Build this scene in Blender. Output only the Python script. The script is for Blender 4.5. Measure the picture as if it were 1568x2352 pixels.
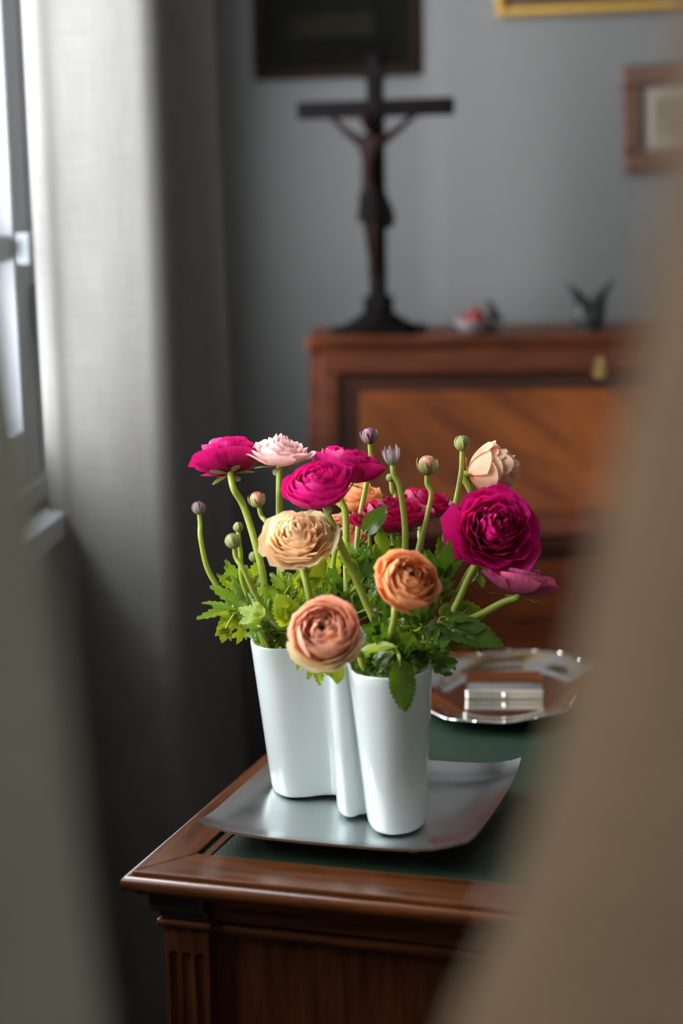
import bpy, bmesh, math, random
from mathutils import Vector, Matrix, noise

# ------------------------------------------------------------------ camera, world, exposure
for o in list(bpy.data.objects):
    bpy.data.objects.remove(o)
scene = bpy.context.scene
COL = scene.collection
FPX, HOR, ROLL, HC = 4303.0, 775.0, math.radians(1.1), 1.37   # focal length in pixels of a 1568 wide frame, horizon, roll, eye height
PITCH = math.atan(HOR / FPX)
FWD = Vector((0, math.cos(PITCH), -math.sin(PITCH)))
UPV = Vector((0, math.sin(PITCH), math.cos(PITCH)))
RGT = Vector((1, 0, 0))
CAM = Vector((0, 0, HC))
cam_data = bpy.data.cameras.new('camera')
cam = bpy.data.objects.new('camera', cam_data)
COL.objects.link(cam)
cam_data.sensor_fit = 'HORIZONTAL'
cam_data.sensor_width = 24.0
cam_data.lens = 24.0 * FPX / 1568.0
cam_data.clip_start = 0.02
cx = RGT * math.cos(ROLL) - UPV * math.sin(ROLL)
cy = RGT * math.sin(ROLL) + UPV * math.cos(ROLL)
m3 = Matrix((cx, cy, -FWD)).transposed()
cam.matrix_world = Matrix.Translation(CAM) @ m3.to_4x4()
cam_data.dof.use_dof = True
cam_data.dof.focus_distance = 1.80
cam_data.dof.aperture_fstop = 2.4
cam_data.dof.aperture_blades = 9
scene.camera = cam

world = bpy.data.worlds.new('overcast_sky')
scene.world = world
world.use_nodes = True
wn = world.node_tree.nodes
wn['Background'].inputs[0].default_value = (0.95, 0.975, 1.0, 1)
wn['Background'].inputs[1].default_value = 18.5
vs = scene.view_settings
vs.view_transform = 'Standard'
vs.look = 'None'
vs.gamma = 1.0
vs.use_curve_mapping = False
vs.exposure = 0.0

# window wall frame: point on the wall, direction along it (away from the camera), normal into the room
W0 = Vector((-0.42, 2.36, 0)); WD = Vector((0.1, 0.995, 0)).normalized(); WN = Vector((0.995, -0.1, 0)).normalized()
def wall_pt(s, z, d=0.0):
    return W0 + WD * s + WN * d + Vector((0, 0, z))
WINS = (((-1.30, -0.46, 0.293, 0.95), 0.93, 2.25),)   # the one window, part of it in view: near end, meeting stiles, far end along the wall; bottom, top
for w_, z0_, z1_ in WINS:                                # sky portal: guides sampling of the sky through the opening, gives no light of its own
    pl = bpy.data.lights.new('window_left_offscreen', 'AREA')
    pl.shape = 'RECTANGLE'; pl.size = w_[-1] - w_[0]; pl.size_y = z1_ - z0_
    pl.cycles.is_portal = True
    po = bpy.data.objects.new('window_left_offscreen', pl); COL.objects.link(po)
    po.matrix_world = Matrix.Translation(wall_pt((w_[0] + w_[-1]) / 2, (z0_ + z1_) / 2, -0.16)) @ Matrix((WD, (-WN).cross(WD), -WN)).transposed().to_4x4()

# ------------------------------------------------------------------ helpers
def ray(px, py):
    dx, dy = px - 784, py - 1176
    a = dx * math.cos(ROLL) - dy * math.sin(ROLL); b = dx * math.sin(ROLL) + dy * math.cos(ROLL)
    return FWD * FPX + RGT * a - UPV * b
def P(px, py, Y):                       # world point seen at that place of the photograph, at world depth Y
    d = ray(px, py); return CAM + d * (Y / d.y)
def Pz(px, py, z):                      # the same on a level plane
    d = ray(px, py); return CAM + d * ((z - HC) / d.z)

def mesh_obj(name, verts, faces, mat=None, parent=None, smooth=True, uv=None):
    me = bpy.data.meshes.new(name)
    me.from_pydata([tuple(v) for v in verts], [], faces)
    if uv:
        l = me.uv_layers.new(name='UVMap')
        for lp in me.loops:
            l.data[lp.index].uv = uv[lp.vertex_index]
    if smooth:
        me.polygons.foreach_set('use_smooth', [True] * len(me.polygons))
    me.update()
    o = bpy.data.objects.new(name, me); COL.objects.link(o)
    if mat: me.materials.append(mat)
    if parent: attach(o, parent)
    return o
def attach(o, parent):
    o.parent = parent
    o.matrix_parent_inverse = parent.matrix_local.inverted() if parent.parent is None else (parent.parent.matrix_local @ parent.matrix_parent_inverse @ parent.matrix_basis).inverted()
def thing(name, label, cat, loc=(0, 0, 0), group=None):
    o = bpy.data.objects.new(name, None); COL.objects.link(o)
    o.empty_display_size = 0.02
    o.location = loc
    bpy.context.view_layer.update()
    tag(o, label, cat, group)
    return o
def tag(o, label=None, cat=None, group=None, kind=None):
    if label: o['label'] = label
    if cat: o['category'] = cat
    if group: o['group'] = group
    if kind: o['kind'] = kind
    return o

class MB:                               # collects shapes for one mesh
    def __init__(self): self.v = []; self.f = []
    def add(self, v, f):
        n = len(self.v); self.v += [Vector(p) for p in v]; self.f += [tuple(i + n for i in q) for q in f]; return self
    def box(self, o, ax, ay, az):       # corner and three edge vectors
        o = Vector(o); ax = Vector(ax); ay = Vector(ay); az = Vector(az)
        p = [o, o + ax, o + ax + ay, o + ay]; p += [q + az for q in p]
        return self.add(p, [(3, 2, 1, 0), (4, 5, 6, 7), (0, 1, 5, 4), (1, 2, 6, 5), (2, 3, 7, 6), (3, 0, 4, 7)])
    def build(self, name, mat, parent=None, smooth=False, bevel=0):
        o = mesh_obj(name, self.v, self.f, mat, parent, smooth)
        if bevel:
            b = o.modifiers.new('bevel', 'BEVEL'); b.width = bevel; b.segments = 2; b.limit_method = 'ANGLE'
        return o
def cbox(c, sx, sy, sz, rz=0):          # box centred in x, y; z from c.z
    R = Matrix.Rotation(rz, 3, 'Z'); ax = R @ Vector((sx, 0, 0)); ay = R @ Vector((0, sy, 0))
    return MB().box(Vector(c) - ax / 2 - ay / 2, ax, ay, (0, 0, sz))

def catmull(pts, n=8, closed=False):
    pts = [Vector(p) for p in pts]; out = []; N = len(pts)
    segs = N if closed else N - 1
    for i in range(segs):
        if closed: p0, p1, p2, p3 = pts[(i - 1) % N], pts[i], pts[(i + 1) % N], pts[(i + 2) % N]
        else: p0, p1, p2, p3 = pts[max(i - 1, 0)], pts[i], pts[i + 1], pts[min(i + 2, N - 1)]
        for k in range(n):
            t = k / n
            out.append(0.5 * ((2 * p1) + (p2 - p0) * t + (2 * p0 - 5 * p1 + 4 * p2 - p3) * t * t + (3 * p1 - p0 - 3 * p2 + p3) * t ** 3))
    if not closed: out.append(pts[-1])
    return out
def tube_geo(path, rad, n=8):
    v = []; f = []; L = len(path)
    ref = Vector((0.31, 0.9, 0.2)).normalized()
    for i, p in enumerate(path):
        t = (path[min(i + 1, L - 1)] - path[max(i - 1, 0)]).normalized()
        a = t.cross(ref); a = a.normalized() if a.length > 1e-4 else Vector((1, 0, 0)); b = t.cross(a)
        r = rad(i / (L - 1)) if callable(rad) else rad
        for k in range(n):
            w = 2 * math.pi * k / n
            v.append(p + (a * math.cos(w) + b * math.sin(w)) * r)
    for i in range(L - 1):
        for k in range(n):
            f.append((i * n + k, i * n + (k + 1) % n, (i + 1) * n + (k + 1) % n, (i + 1) * n + k))
    f.append(tuple(reversed(range(n)))); f.append(tuple((L - 1) * n + k for k in range(n)))
    return v, f
def lathe_geo(prof, c, n=32):
    v = []; f = []; c = Vector(c); L = len(prof)
    for r, z in prof:
        for k in range(n):
            w = 2 * math.pi * k / n; v.append(c + Vector((r * math.cos(w), r * math.sin(w), z)))
    for i in range(L - 1):
        for k in range(n):
            f.append((i * n + k, i * n + (k + 1) % n, (i + 1) * n + (k + 1) % n, (i + 1) * n + k))
    f.append(tuple(reversed(range(n)))); f.append(tuple((L - 1) * n + k for k in range(n)))
    return v, f

# ------------------------------------------------------------------ materials
def nmat(name):
    m = bpy.data.materials.new(name); m.use_nodes = True
    nt = m.node_tree; return m, nt, nt.nodes, nt.links, nt.nodes['Principled BSDF']
def plain(name, col, rough=0.6, metal=0.0, bump=0.0, bscale=60, spec=0.5, var=0.0):
    m, nt, N, L, b = nmat(name)
    b.inputs['Base Color'].default_value = (*col, 1); b.inputs['Roughness'].default_value = rough
    b.inputs['Metallic'].default_value = metal; b.inputs['Specular IOR Level'].default_value = spec
    tc = N.new('ShaderNodeTexCoord'); nz = N.new('ShaderNodeTexNoise'); nz.inputs['Scale'].default_value = bscale; nz.inputs['Detail'].default_value = 4
    L.new(tc.outputs['Object'], nz.inputs['Vector'])
    if bump:
        bp = N.new('ShaderNodeBump'); bp.inputs['Strength'].default_value = bump; bp.inputs['Distance'].default_value = 0.002
        L.new(nz.outputs['Fac'], bp.inputs['Height']); L.new(bp.outputs[0], b.inputs['Normal'])
    if var:
        mx = N.new('ShaderNodeMix'); mx.data_type = 'RGBA'; mx.blend_type = 'MIX'
        mx.inputs['A'].default_value = (*[c * (1 - var) for c in col], 1); mx.inputs['B'].default_value = (*[min(1, c * (1 + var)) for c in col], 1)
        L.new(nz.outputs['Fac'], mx.inputs['Factor']); L.new(mx.outputs['Result'], b.inputs['Base Color'])
    return m
def wood(name, c1, c2, rough=0.3, rot=(0, 0, 0), scale=(1, 14, 14), coat=0.4, big=6.0):
    m, nt, N, L, b = nmat(name)
    tc = N.new('ShaderNodeTexCoord'); mp = N.new('ShaderNodeMapping')
    mp.inputs['Rotation'].default_value = rot
    mp2 = N.new('ShaderNodeMapping'); mp2.inputs['Scale'].default_value = scale
    L.new(tc.outputs['Object'], mp.inputs['Vector']); L.new(mp.outputs[0], mp2.inputs['Vector'])
    nz = N.new('ShaderNodeTexNoise'); nz.inputs['Scale'].default_value = big; nz.inputs['Detail'].default_value = 6; nz.inputs['Distortion'].default_value = 0.25
    nf = N.new('ShaderNodeTexNoise'); nf.inputs['Scale'].default_value = big * 7; nf.inputs['Detail'].default_value = 3
    L.new(mp2.outputs[0], nz.inputs['Vector']); L.new(mp2.outputs[0], nf.inputs['Vector'])
    ad = N.new('ShaderNodeMath'); ad.operation = 'MULTIPLY_ADD'; ad.inputs[1].default_value = 0.35; L.new(nf.outputs['Fac'], ad.inputs[0]); L.new(nz.outputs['Fac'], ad.inputs[2])
    rp = N.new('ShaderNodeValToRGB'); rp.color_ramp.elements[0].position = 0.5; rp.color_ramp.elements[1].position = 0.85
    rp.color_ramp.elements[0].color = (*c1, 1); rp.color_ramp.elements[1].color = (*c2, 1)
    L.new(ad.outputs[0], rp.inputs[0]); L.new(rp.outputs[0], b.inputs['Base Color'])
    b.inputs['Specular IOR Level'].default_value = 0.3; b.inputs['Roughness'].default_value = rough; b.inputs['Coat Weight'].default_value = coat; b.inputs['Coat Roughness'].default_value = 0.22
    bp = N.new('ShaderNodeBump'); bp.inputs['Strength'].default_value = 0.12; bp.inputs['Distance'].default_value = 0.001
    L.new(nf.outputs['Fac'], bp.inputs['Height']); L.new(bp.outputs[0], b.inputs['Normal'])
    return m
def thin(name, base, tip, trans=0.4, rough=0.5, veins=0.25, spec=0.25, tcol=None, lo=0.1, hi=0.95, vscale=26):
    """petal or leaf: colour runs from base to tip along v, fine veins, light shines through"""
    m, nt, N, L, b = nmat(name)
    tc = N.new('ShaderNodeTexCoord'); sp = N.new('ShaderNodeSeparateXYZ'); L.new(tc.outputs['UV'], sp.inputs[0])
    rp = N.new('ShaderNodeValToRGB'); rp.color_ramp.elements[0].position = lo; rp.color_ramp.elements[1].position = hi
    rp.color_ramp.elements[0].color = (*base, 1); rp.color_ramp.elements[1].color = (*tip, 1)
    L.new(sp.outputs['Y'], rp.inputs[0])
    mp = N.new('ShaderNodeMapping'); mp.inputs['Scale'].default_value = (vscale, 1.6, 1); L.new(tc.outputs['UV'], mp.inputs['Vector'])
    nz = N.new('ShaderNodeTexNoise'); nz.inputs['Scale'].default_value = 1.0; nz.inputs['Detail'].default_value = 3; L.new(mp.outputs[0], nz.inputs['Vector'])
    oi = N.new('ShaderNodeObjectInfo')
    mr = N.new('ShaderNodeMapRange'); mr.inputs['To Min'].default_value = 0.84; mr.inputs['To Max'].default_value = 1.14; L.new(oi.outputs['Random'], mr.inputs['Value'])
    m2 = N.new('ShaderNodeMapRange'); m2.inputs['From Min'].default_value = 0.25; m2.inputs['From Max'].default_value = 0.75
    m2.inputs['To Min'].default_value = 1 - veins; m2.inputs['To Max'].default_value = 1 + veins * 0.5; L.new(nz.outputs['Fac'], m2.inputs['Value'])
    mu = N.new('ShaderNodeMath'); mu.operation = 'MULTIPLY'; L.new(mr.outputs[0], mu.inputs[0]); L.new(m2.outputs[0], mu.inputs[1])
    vm = N.new('ShaderNodeVectorMath'); vm.operation = 'SCALE'; L.new(rp.outputs[0], vm.inputs[0]); L.new(mu.outputs[0], vm.inputs['Scale'])
    L.new(vm.outputs[0], b.inputs['Base Color'])
    b.inputs['Roughness'].default_value = rough; b.inputs['Specular IOR Level'].default_value = spec
    tr = N.new('ShaderNodeBsdfTranslucent')
    if tcol:
        tm = N.new('ShaderNodeVectorMath'); tm.operation = 'MULTIPLY'; tm.inputs[1].default_value = tcol
        L.new(vm.outputs[0], tm.inputs[0]); L.new(tm.outputs[0], tr.inputs['Color'])
    else:
        L.new(vm.outputs[0], tr.inputs['Color'])
    ms = N.new('ShaderNodeMixShader'); ms.inputs[0].default_value = trans
    L.new(b.outputs[0], ms.inputs[1]); L.new(tr.outputs[0], ms.inputs[2]); L.new(ms.outputs[0], N['Material Output'].inputs[0])
    bp = N.new('ShaderNodeBump'); bp.inputs['Strength'].default_value = 0.25; bp.inputs['Distance'].default_value = 0.0015
    L.new(nz.outputs['Fac'], bp.inputs['Height']); L.new(bp.outputs[0], b.inputs['Normal']); L.new(bp.outputs[0], tr.inputs['Normal'])
    return m
def linen(name, col, trans, weave=900, slub=0.14, tcol=None):
    m, nt, N, L, b = nmat(name)
    tc = N.new('ShaderNodeTexCoord')
    fac = []
    for sc in ((weave, weave * 0.05, 1), (weave * 0.05, weave, 1), (14, 3, 1)):
        mp = N.new('ShaderNodeMapping'); mp.inputs['Scale'].default_value = sc; L.new(tc.outputs['UV'], mp.inputs['Vector'])
        nz = N.new('ShaderNodeTexNoise'); nz.inputs['Scale'].default_value = 0.5; nz.inputs['Detail'].default_value = 3; L.new(mp.outputs[0], nz.inputs['Vector']); fac.append(nz)
    a1 = N.new('ShaderNodeMath'); a1.operation = 'ADD'; L.new(fac[0].outputs['Fac'], a1.inputs[0]); L.new(fac[1].outputs['Fac'], a1.inputs[1])
    a2 = N.new('ShaderNodeMath'); a2.operation = 'ADD'; L.new(a1.outputs[0], a2.inputs[0]); L.new(fac[2].outputs['Fac'], a2.inputs[1])
    mr = N.new('ShaderNodeMapRange'); mr.inputs['From Min'].default_value = 1.1; mr.inputs['From Max'].default_value = 1.9
    mr.inputs['To Min'].default_value = 1 - slub; mr.inputs['To Max'].default_value = 1 + slub * 0.4; L.new(a2.outputs[0], mr.inputs['Value'])
    vm = N.new('ShaderNodeVectorMath'); vm.operation = 'SCALE'; vm.inputs[0].default_value = col; L.new(mr.outputs[0], vm.inputs['Scale'])
    L.new(vm.outputs[0], b.inputs['Base Color']); b.inputs['Roughness'].default_value = 0.9; b.inputs['Specular IOR Level'].default_value = 0.1
    tr = N.new('ShaderNodeBsdfTranslucent')
    L.new(vm.outputs[0], tr.inputs['Color'])
    ms = N.new('ShaderNodeMixShader'); ms.inputs[0].default_value = trans
    L.new(b.outputs[0], ms.inputs[1]); L.new(tr.outputs[0], ms.inputs[2]); L.new(ms.outputs[0], N['Material Output'].inputs[0])
    return m

M = {}
M['wall'] = plain('painted_wall', (0.22, 0.22, 0.219), 0.85, bump=0.05, bscale=120, var=0.03)
M['ceil'] = plain('ceiling_paint', (0.75, 0.75, 0.74), 0.9, bump=0.03)
M['floor'] = wood('oak_floor', (0.06, 0.03, 0.015), (0.14, 0.075, 0.035), 0.4, scale=(10, 1, 1))
M['trim'] = plain('white_gloss_paint', (0.40, 0.43, 0.47), 0.4, bump=0.03, bscale=40)
M['trimgap'] = plain('window_gasket', (0.05, 0.055, 0.06), 0.7)
M['curtain'] = linen('natural_linen', (0.215, 0.209, 0.200), 0.30, weave=500, slub=0.16)
M['drape'] = linen('taupe_drape', (0.74, 0.63, 0.50), 0.5, weave=600)
M['drape_g'] = linen('grey_green_drape', (0.55, 0.54, 0.47), 0.5, weave=600)
M['wood_a'] = wood('walnut_desk_along', (0.036, 0.009, 0.003), (0.120, 0.038, 0.010), 0.26, rot=(0, 0, math.radians(17.8)), scale=(1.2, 16, 16))
M['wood_b'] = wood('walnut_desk_across', (0.036, 0.009, 0.003), (0.120, 0.038, 0.010), 0.26, rot=(0, 0, math.radians(17.8)), scale=(16, 1.2, 16))
M['wood_v'] = wood('walnut_desk_upright', (0.032, 0.008, 0.003), (0.085, 0.026, 0.008), 0.34, scale=(16, 16, 1.2))
M['ebony'] = plain('ebonised_wood', (0.012, 0.010, 0.010), 0.45, bump=0.1)
M['leather'] = plain('green_leather', (0.014, 0.034, 0.019), 0.42, bump=0.5, bscale=420, var=0.3)
M['bur'] = wood('mahogany_bureau', (0.075, 0.014, 0.003), (0.17, 0.040, 0.007), 0.5, scale=(1.5, 12, 12), coat=0.05)
M['bur_dark'] = wood('mahogany_moulding', (0.030, 0.007, 0.002), (0.065, 0.016, 0.004), 0.55, scale=(1.5, 12, 12), coat=0.0)
M['bur_diag'] = wood('mahogany_veneer_diagonal', (0.17, 0.038, 0.003), (0.36, 0.092, 0.008), 0.5, coat=0.05, rot=(0, math.radians(-38), 0), scale=(0.5, 5, 9), big=3.0)
M['brass'] = plain('aged_brass', (0.50, 0.36, 0.16), 0.3, 1.0)
M['silver'] = plain('polished_silver', (0.86, 0.84, 0.80), 0.09, 1.0, bump=0.08, bscale=18)
M['blackwood'] = plain('black_wood', (0.008, 0.007, 0.007), 0.8, bump=0.1, spec=0.03)
M['corpus'] = plain('dark_red_brown_figure', (0.013, 0.004, 0.004), 0.6, spec=0.1)
M['gold'] = plain('gilt_frame', (0.62, 0.38, 0.08), 0.32, 0.75, bump=0.2, bscale=40)
M['darkframe'] = plain('dark_picture_frame', (0.02, 0.016, 0.012), 0.4, bump=0.1, var=0.5)
M['brownframe'] = wood('brown_picture_frame', (0.10, 0.045, 0.025), (0.17, 0.085, 0.05), 0.5)
M['mat'] = plain('pale_passepartout', (0.36, 0.32, 0.28), 0.8)
M['print'] = plain('faded_print', (0.27, 0.23, 0.17), 0.8, var=0.4, bscale=18)

# ------------------------------------------------------------------ the room
def wallbox(mb, s0, s1, z0, z1, d0, d1):
    return mb.box(wall_pt(s0, z0, d0), WD * (s1 - s0), WN * (d1 - d0), (0, 0, z1 - z0))
mb = MB()
S_A, S_B, TOP = -4.2, 2.2, 2.55
e_ = S_A
for w_, z0_, z1_ in sorted(WINS):
    wallbox(mb, e_, w_[0], 0, TOP, -0.25, 0); e_ = w_[-1]
    wallbox(mb, w_[0], w_[-1], 0, z0_, -0.25, 0); wallbox(mb, w_[0], w_[-1], z1_, TOP, -0.25, 0)
wallbox(mb, e_, S_B, 0, TOP, -0.25, 0)
tag(mb.build('wall_left', M['wall']), kind='structure', label='pale painted wall holding the white casement window')
BD = Vector((math.cos(math.radians(14)), -math.sin(math.radians(14)), 0)); BN = Vector((-BD.y, BD.x, 0)) * -1   # back wall: along, and into the room
BW0 = Vector((0.18, 3.62, 0)); RC = 0.05
tag(MB().box(BW0 - BN * RC + BD * -1.4, BD * 1.4, -BN * 0.2, (0, 0, TOP)).build('wall_back', M['wall']), kind='structure', label='grey wall recess behind the crucifix')
q_ = [BW0 - BN * RC - BD * 0.03, BW0 + BD * 0.03, BW0 + BD * 4.3, BW0 + BD * 4.3 - BN * 0.25, BW0 - BN * 0.25 - BD * 0.03]
tag(mesh_obj('wall_back_projection', q_ + [p + Vector((0, 0, TOP)) for p in q_], [(4, 3, 2, 1, 0), (5, 6, 7, 8, 9)] + [(i, (i + 1) % 5, (i + 1) % 5 + 5, i + 5) for i in range(5)], M['wall'], None, False), kind='structure', label='grey projecting wall hung with framed pictures')
tag(MB().box((-1.4, -1.6, -0.1), (5.8, 0, 0), (0, 6.2, 0), (0, 0, 0.1)).build('floor', M['floor']), kind='structure', label='dark wooden floor')
tag(MB().box((-1.4, -1.6, TOP), (5.8, 0, 0), (0, 6.2, 0), (0, 0, 0.1)).build('ceiling', M['ceil']), kind='structure', label='white ceiling')
tag(MB().box((4.2, -1.6, 0), (0.15, 0, 0), (0, 6.2, 0), (0, 0, TOP)).build('wall_right', M['wall']), kind='structure', label='far pale wall of the room')
tag(MB().box((-1.4, -1.5, 0), (5.8, 0, 0), (0, -0.15, 0), (0, 0, TOP)).build('wall_front', M['wall']), kind='structure', label='pale wall opposite the bureau')
b = MB(); wallbox(b, S_A, S_B, 0, 0.11, 0, 0.018)
tag(b.build('baseboard_left', M['trim'], bevel=0.004), kind='structure', label='white baseboard under the window')

# window: frame, two casements that meet at s = 0.105, a glazing bar, an espagnolette handle
m, nt, N, L, bs = nmat('window_glass')
tb = N.new('ShaderNodeBsdfTransparent'); gl = N.new('ShaderNodeBsdfGlossy'); gl.inputs['Roughness'].default_value = 0.02
mx = N.new('ShaderNodeMixShader'); mx.inputs[0].default_value = 0.06
L.new(tb.outputs[0], mx.inputs[1]); L.new(gl.outputs[0], mx.inputs[2]); L.new(mx.outputs[0], N['Material Output'].inputs[0]); M['glass'] = m
def wpart(name, boxes, mat, parent, bevel=0.004):
    mb = MB()
    for q in boxes: wallbox(mb, *q)
    return mb.build(name, mat, parent, bevel=bevel)
def window(name, label, st, z0, z1):
    s0, sm, s1 = st[0], st[-2], st[-1]
    win = thing(name, label, None, wall_pt((s0 + s1) / 2, z0)); win['kind'] = 'structure'
    wpart('window_frame', [(s0, s0 + 0.05, z0, z1, -0.12, -0.02), (s1 - 0.05, s1, z0, z1, -0.12, -0.02),
                           (s0 + 0.05, s1 - 0.05, z1 - 0.05, z1, -0.12, -0.02), (s0 + 0.05, s1 - 0.05, z0, z0 + 0.03, -0.12, -0.02)], M['trim'], win)
    wpart('window_sill', [(s0 - 0.04, s1 + 0.04, z0 - 0.035, z0, -0.02, 0.035)], M['trim'], win)
    wpart('weather_strip', [(sm - 0.006, sm + 0.006, z0 + 0.03, z1 - 0.05, -0.095, -0.045)], M['trimgap'], win, 0)
    for (a, c) in [(q + (0.05 if i == 0 else 0.006), st[i + 1] - (0.05 if i == len(st) - 2 else 0.006)) for i, q in enumerate(st[:-1])]:
        cs = wpart('casement', [(a, a + 0.08, z0 + 0.03, z1 - 0.05, -0.10, -0.04), (c - 0.08, c, z0 + 0.03, z1 - 0.05, -0.10, -0.04),
                                (a + 0.08, c - 0.08, z0 + 0.03, z0 + 0.10, -0.10, -0.04), (a + 0.08, c - 0.08, z1 - 0.12, z1 - 0.05, -0.10, -0.04)], M['trim'], win)
        wpart('glazing_bar', [(a + 0.08, c - 0.08, 1.262, 1.298, -0.095, -0.045)], M['trim'], cs)
        for q0, q1 in ((z0 + 0.10, 1.262), (1.298, z1 - 0.12)):
            wpart('pane', [(a + 0.08, c - 0.08, q0, q1, -0.072, -0.068)], M['glass'], cs, 0)
    wpart('lock_bar', [(sm - 0.085, sm + 0.085, 1.258, 1.300, -0.04, -0.018)], M['trim'], win)
    hd = wpart('handle', [(sm - 0.017, sm + 0.017, 1.155, 1.225, -0.04, -0.024)], M['trim'], win)
    wpart('lever', [(sm - 0.010, sm + 0.013, 1.10, 1.20, -0.024, -0.008)], M['trim'], hd, 0.006)
window('window_1', 'white painted casement window with a long handle beside the linen curtain', *WINS[0])

# linen curtain hanging beside the window
def sheet(name, plan, zrow, mat, parent=None, shift=None, thick=0.0016):
    v = []; f = []; uv = []
    n = len(plan); arc = [0.0]
    for i in range(1, n): arc.append(arc[-1] + (plan[i] - plan[i - 1]).length)
    for z in zrow:
        for i, p in enumerate(plan):
            q = Vector((p.x, p.y, z)) + (shift(i / (n - 1), z) if shift else Vector((0, 0, 0)))
            v.append(q); uv.append((arc[i], z))
    for r in range(len(zrow) - 1):
        for i in range(n - 1):
            f.append((r * n + i, r * n + i + 1, (r + 1) * n + i + 1, (r + 1) * n + i))
    o = mesh_obj(name, v, f, mat, parent, True, uv)
    s = o.modifiers.new('thickness', 'SOLIDIFY'); s.thickness = thick
    return o
plan = catmull([(-0.406, 2.54, 0), (-0.400, 2.505, 0), (-0.382, 2.488, 0), (-0.360, 2.482, 0), (-0.335, 2.471, 0), (-0.300, 2.458, 0), (-0.266, 2.450, 0), (-0.238, 2.446, 0), (-0.216, 2.461, 0),
                (-0.203, 2.502, 0), (-0.193, 2.565, 0), (-0.184, 2.64, 0), (-0.177, 2.72, 0), (-0.172, 2.80, 0), (-0.172, 2.88, 0), (-0.185, 2.96, 0), (-0.215, 3.02, 0)], 8)
def cshift(t, z):
    k = 0.005 * math.sin(9 * t + 1.6 * z) + 0.0022 * math.sin(23 * t - 1.1 * z)
    return Vector((0.012 * (1.4 - z) * t + k * 0.5, -k - 0.02 * (1.2 - z) * t, 0))
cu = sheet('linen_curtain', plan, [0.015 + 2.42 * i / 60 for i in range(61)], M['curtain'], None, cshift)
tag(cu, 'pale natural linen curtain hanging in soft folds beside the window', 'curtain')

# drapes near the camera, tied back above the view, so their inner edges sweep inwards towards the floor
def drape(name, label, edge, Y, xout, phase, sgn, mat):
    pts = [P(px, py, Y) for px, py in edge]
    pts = sorted(pts, key=lambda q: q.z)
    lo, hi = pts[0], pts[-1]
    sl = (pts[1].x - lo.x) / (pts[1].z - lo.z)
    zs = [0.01, 0.3, 0.6, 0.8, 0.95] + [1.0 + 0.02 * i for i in range(40)] + [1.9, 2.2, 2.45]
    def xe(z):
        if z <= lo.z: return lo.x + max(-0.16, (z - lo.z) * abs(sl) * 0.6) * sgn
        if z >= hi.z: return hi.x + min(0.05, (z - hi.z) * 0.15) * sgn
        for a, c in zip(pts, pts[1:]):
            if a.z <= z <= c.z:
                t = (z - a.z) / (c.z - a.z); return a.x + (c.x - a.x) * t
    v = []; f = []; uv = []; n = 40
    for z in zs:
        x0 = xe(z)
        for i in range(n):
            t = i / (n - 1)
            v.append(Vector((x0 + (xout - x0) * t, Y + 0.018 * math.sin(phase + 26 * t + 0.8 * z) * min(1, 0.3 + 2 * t), z))); uv.append((t * abs(xout - x0), z))
    for r in range(len(zs) - 1):
        for i in range(n - 1): f.append((r * n + i, r * n + i + 1, (r + 1) * n + i + 1, (r + 1) * n + i))
    o = mesh_obj(name, v, f, M[mat], None, True, uv)
    s = o.modifiers.new('thickness', 'SOLIDIFY'); s.thickness = 0.003
    tag(o, label, 'curtain')
drape('tied_drape', 'taupe fabric drape hanging across the end of the writing desk',
      [(1575, 60), (1545, 400), (1485, 800), (1405, 1150), (1330, 1500), (1262, 1800), (1180, 2080), (1050, 2352)], 0.52, 0.75, 0.4, 1, 'drape')
drape('tied_drape', 'grey-green fabric drape hanging beside the window wall, opposite the taupe drape',
      [(-10, 60), (15, 500), (60, 900), (110, 1250), (150, 1600), (190, 2000), (240, 2352)], 0.56, -0.58, 1.9, -1, 'drape_g')

# ------------------------------------------------------------------ desk
DA = Vector((math.cos(math.radians(17.8)), -math.sin(math.radians(17.8)), 0)); DB = Vector((-DA.y, DA.x, 0))
D0 = Vector((-0.1929, 1.5949, 0)); DW, DD, DZ = 0.95, 0.83, 0.76
def dp(a, b, z): return D0 + DA * a + DB * b + Vector((0, 0, z))
desk = thing('writing_desk', 'dark walnut writing desk with green leather top and fluted corner posts', 'desk', dp(DW / 2, DD / 2, 0))
def quadprism(name, pts, z0, z1, mat, bevel=0.0015):
    v = [dp(a, b, z0) for a, b in pts] + [dp(a, b, z1) for a, b in pts]
    o = mesh_obj(name, v, [(3, 2, 1, 0), (4, 5, 6, 7), (0, 1, 5, 4), (1, 2, 6, 5), (2, 3, 7, 6), (3, 0, 4, 7)], mat, desk, False)
    bv = o.modifiers.new('bevel', 'BEVEL'); bv.width = bevel; bv.segments = 2
IA, IB = 0.039, 0.056
quadprism('top_border', [(0, 0), (DW, 0), (DW - IA, IB), (IA, IB)], DZ - 0.016, DZ, M['wood_a'])
quadprism('top_border', [(0, DD), (0, 0), (IA, IB), (IA, DD - IB)], DZ - 0.016, DZ, M['wood_b'])
quadprism('top_border', [(DW, 0), (DW, DD), (DW - IA, DD - IB), (DW - IA, IB)], DZ - 0.016, DZ, M['wood_b'])
quadprism('top_border', [(DW, DD), (0, DD), (IA, DD - IB), (DW - IA, DD - IB)], DZ - 0.016, DZ, M['wood_a'])
MB().box(dp(IA - 0.001, IB - 0.001, DZ - 0.016), DA * (DW - 2 * IA + 0.002), DB * (DD - 2 * IB + 0.002), (0, 0, 0.012)).build('leather_panel', M['leather'], desk)
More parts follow.
